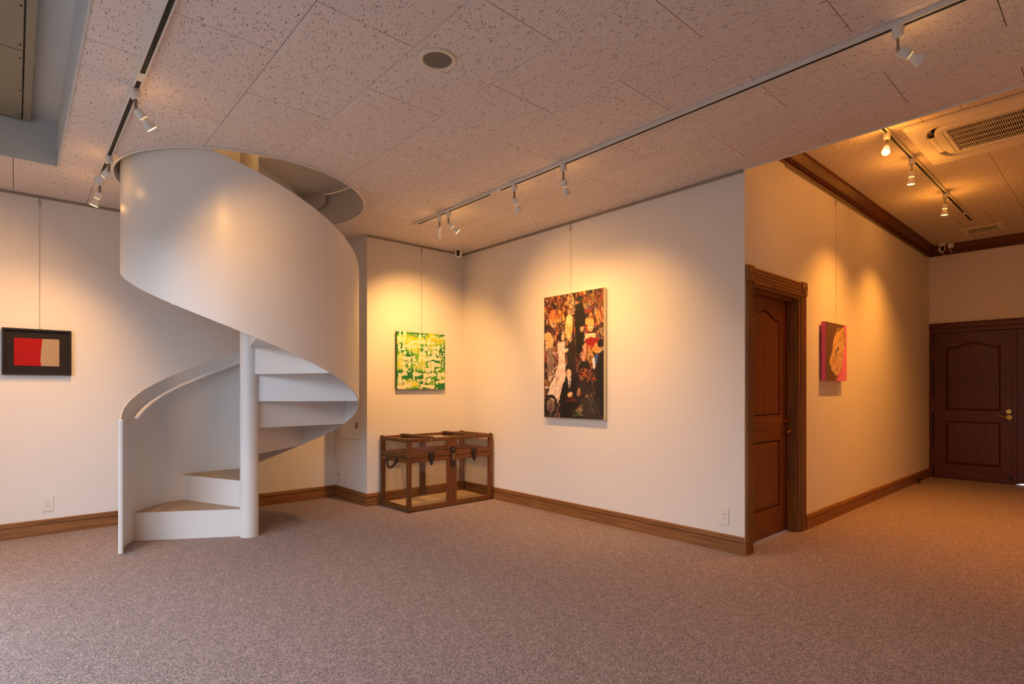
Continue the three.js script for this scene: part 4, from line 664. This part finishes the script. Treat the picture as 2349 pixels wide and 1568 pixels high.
// ------------------------------------------------------------------ ceiling fittings
{ const t = thing('ceiling_speaker', 'round flush ceiling speaker with grey mesh in a pale ring', 'speaker', [1.487, H, -2.19]);
  mesh('ring', flat(new THREE.LatheGeometry([[0.067, -0.002], [0.07, -0.009], [0.084, -0.008], [0.089, -0.003], [0.089, 0], [0.067, 0]].map((q) => new THREE.Vector2(...q)), 48)), M.ac, t);
  mesh('speaker_mesh', cyl(0.0655, 0.0655, 0.004, 0, -0.0035, 0, 48), M.grey, t); }
{ const t = thing('air_conditioner', 'square ceiling cassette air conditioner with slatted intake grille', 'air conditioner', [5.27, HC - 0.004, -0.655]);
  const rs = (w, r) => { const s = new THREE.Shape(); const a = w / 2; s.moveTo(-a + r, -a); s.lineTo(a - r, -a); s.quadraticCurveTo(a, -a, a, -a + r); s.lineTo(a, a - r); s.quadraticCurveTo(a, a, a - r, a); s.lineTo(-a + r, a); s.quadraticCurveTo(-a, a, -a, a - r); s.lineTo(-a, -a + r); s.quadraticCurveTo(-a, -a, -a + r, -a); return s; };
  const lay = (g, y) => { g.rotateX(Math.PI / 2); g.translate(0, y, 0); return g; };                     // extrude downwards from y
  const outer = rs(0.93, 0.012); outer.holes.push(new THREE.Path(rs(0.745, 0.19).getPoints(16)));
  mesh('panel', lay(extr(outer, 0.018, 0.006, 0.006), -0.004), M.ac, t);
  const inner = rs(0.66, 0.15); inner.holes.push(new THREE.Path(rs(0.5, 0.01).getPoints(4)));
  mesh('inner_plate', lay(extr(inner, 0.02, 0.006, 0.006), -0.006), M.ac, t);
  const rim = rs(0.56, 0.04); rim.holes.push(new THREE.Path(rs(0.553, 0.037).getPoints(8))); mesh('intake_seam', lay(extr(rim, 0.0015), -0.0315), M.grey, t);
  const sl = []; for (let i = 0; i < 42; i++) { const x = -0.246 + i * 0.012; sl.push(box(-0.25, 0.25, -0.024, -0.019, x - 0.0018, x + 0.0018)); } for (let i = 0; i < 6; i++) { const z = -0.25 + i * 0.1; sl.push(box(z - 0.003, z + 0.003, -0.0245, -0.018, -0.25, 0.25)); }
  mesh('intake_grille', sl, M.ac, t);
  for (let k = 0; k < 4; k++) {                                         // curved air vanes, one on each side
    const v = new THREE.CylinderGeometry(0.07, 0.07, 0.36, 20, 1, true, -0.55, 1.1); v.rotateZ(Math.PI / 2); v.rotateX(Math.PI * 0.5); v.translate(0, 0.04, 0.35); v.rotateY(k * Math.PI / 2); mesh('air_vane', flat(v), M.ac, t);
  } }
{ const t = thing('ceiling_vent', 'small rectangular slotted vent in the hall ceiling', 'vent', [8.55, HC, -1.195]);
  mesh('frame', [box(-0.175, 0.175, -0.012, 0, -0.195, -0.135, 0.003), box(-0.175, 0.175, -0.012, 0, 0.135, 0.195, 0.003), box(-0.175, -0.115, -0.012, 0, -0.135, 0.135, 0.003), box(0.115, 0.175, -0.012, 0, -0.135, 0.135, 0.003)], M.ac, t);
  const s = []; for (let i = 0; i < 22; i++) { const z = -0.13 + i * 0.0124; s.push(box(-0.115, 0.115, -0.011, -0.003, z - 0.0025, z + 0.0025)); } mesh('slats', s, M.ac, t); }
function securityCamera(label, x, y, z, yaw) {
  const t = thing('security_camera', label, 'security camera', [x, y, z]); t.rotation.y = yaw;          // looks along local +z
  mesh('base', flat(new THREE.LatheGeometry([[0, 0], [0.038, 0], [0.042, -0.004], [0.042, -0.03], [0.038, -0.036], [0, -0.036]].map((q) => new THREE.Vector2(...q)), 32)), M.white, t);
  const h = mesh('head', flat(new THREE.SphereGeometry(0.039, 28, 20).scale(1, 1.12, 1).translate(0, -0.074, 0)), M.white, t);
  mesh('lens_window', flat(new RoundedBoxGeometry(0.036, 0.062, 0.03, 3, 0.012).translate(0, -0.076, 0.028)), M.black, h);
  mesh('lens', cyl(0.008, 0.008, 0.004, 0, 0, 0, 16).rotateX(Math.PI / 2).translate(0, -0.062, 0.0425), M.dark, h);
  mesh('cable', tube([V(0, -0.1, -0.03), V(0.018, -0.122, -0.05), V(0.045, -0.14, -0.075), V(0.07, -0.15, -0.1)], 0.003, 16, 6), M.white, t);
  return t;
}
securityCamera('small white security camera under the ceiling corner above the trunk', 3.613, H, -4.916, -0.82);
{ const t = securityCamera('small white security camera in the far upper corner of the hall', 9.0, HC, -1.67, -1.2);
  mesh('cable_box', box(0.07, 0.13, -0.06, -0.004, -0.06, -0.03, 0.004), M.white, t); mesh('cable', tube([V(0.1, -0.06, -0.045), V(0.09, -0.085, -0.04), V(0.115, -0.105, -0.045), V(0.1, -0.12, -0.05)], 0.004, 20, 6), M.white, t); }

// ------------------------------------------------------------------ plates on the walls
function wallPlate(name, label, category, O, U, N, w, h, kind) {
  const t = thing(name, label, category, O.toArray()), at = (a, b, c, d, e, f, r) => { const p = V(0, c, 0).addScaledVector(U, a).addScaledVector(N, e), q = V(0, d, 0).addScaledVector(U, b).addScaledVector(N, f); return box(Math.min(p.x, q.x), Math.max(p.x, q.x), c, d, Math.min(p.z, q.z), Math.max(p.z, q.z), r); };
  mesh('cover_plate', at(-w / 2, w / 2, -h / 2, h / 2, 0, 0.007, 0.002), M.plate, t);
  if (kind === 'outlet') { mesh('socket_insert', at(-0.0145, 0.0145, -0.034, 0.034, 0.0065, 0.0085, 0.001), M.white, t); const s = []; for (const y of [0.017, -0.017]) for (const x of [-0.0065, 0.0065]) s.push(at(x - 0.0016, x + 0.0016, y - 0.0045, y + 0.0045, 0.008, 0.0088)); mesh('slots', s, M.dark, t); }
  if (kind === 'jack') mesh('jack_hole', at(-0.009, 0.009, -0.006, 0.012, 0.0065, 0.0076), M.dark, t);
  if (kind === 'blank') mesh('insert', at(-0.0145, 0.0145, -0.034, 0.034, 0.0065, 0.008, 0.001), M.white, t);
}
wallPlate('wall_outlet', 'white double wall outlet low on the wall left of the stair', 'outlet', V(0.2, 0.247, Z5), X, Z, 0.07, 0.121, 'outlet');
wallPlate('wall_outlet', 'white double wall outlet low on the wall near the door', 'outlet', V(X1, 0.25, -1.988), Z, NX, 0.07, 0.121, 'outlet');
wallPlate('jack_plate', 'white jack plate with a dark hole on the return wall', 'jack plate', V(X6, 0.241, -5.785), Z, NX, 0.07, 0.121, 'jack');
wallPlate('switch_plate', 'plain white plate beside the jack plate on the return wall', 'wall plate', V(X6, 0.239, -5.66), Z, NX, 0.07, 0.121, 'blank');
{ const t = thing('access_panel', 'cream access panel with a dark pull on the return wall behind the stair', 'panel', [X6, 0.63, -5.52]);
  const B = (n, y0, y1, z0, z1, d0, d1, m) => mesh(n, box(-d1, -d0, y0, y1, z0, z1, 0.0015), m, t);
  B('frame_bar', 0, 0.022, -0.255, 0.245, 0, 0.012, M.wall); B('frame_bar', 0.65, 0.672, -0.255, 0.245, 0, 0.012, M.wall); B('frame_bar', 0.022, 0.65, -0.255, -0.235, 0, 0.012, M.wall); B('frame_bar', 0.022, 0.65, 0.225, 0.245, 0, 0.012, M.wall);
  B('panel_door', 0.028, 0.644, -0.229, 0.219, 0.001, 0.009, M.wall);
  mesh('pull', [box(-0.013, -0.008, 0.143, 0.2, 0.145, 0.151), box(-0.013, -0.008, 0.143, 0.2, 0.184, 0.19), box(-0.013, -0.008, 0.194, 0.2, 0.145, 0.19), box(-0.013, -0.008, 0.143, 0.149, 0.145, 0.19)], M.iron, t); mesh('pull_dish', box(-0.0105, -0.008, 0.149, 0.194, 0.151, 0.184), M.alu, t); }

renderer.render(scene, camera);
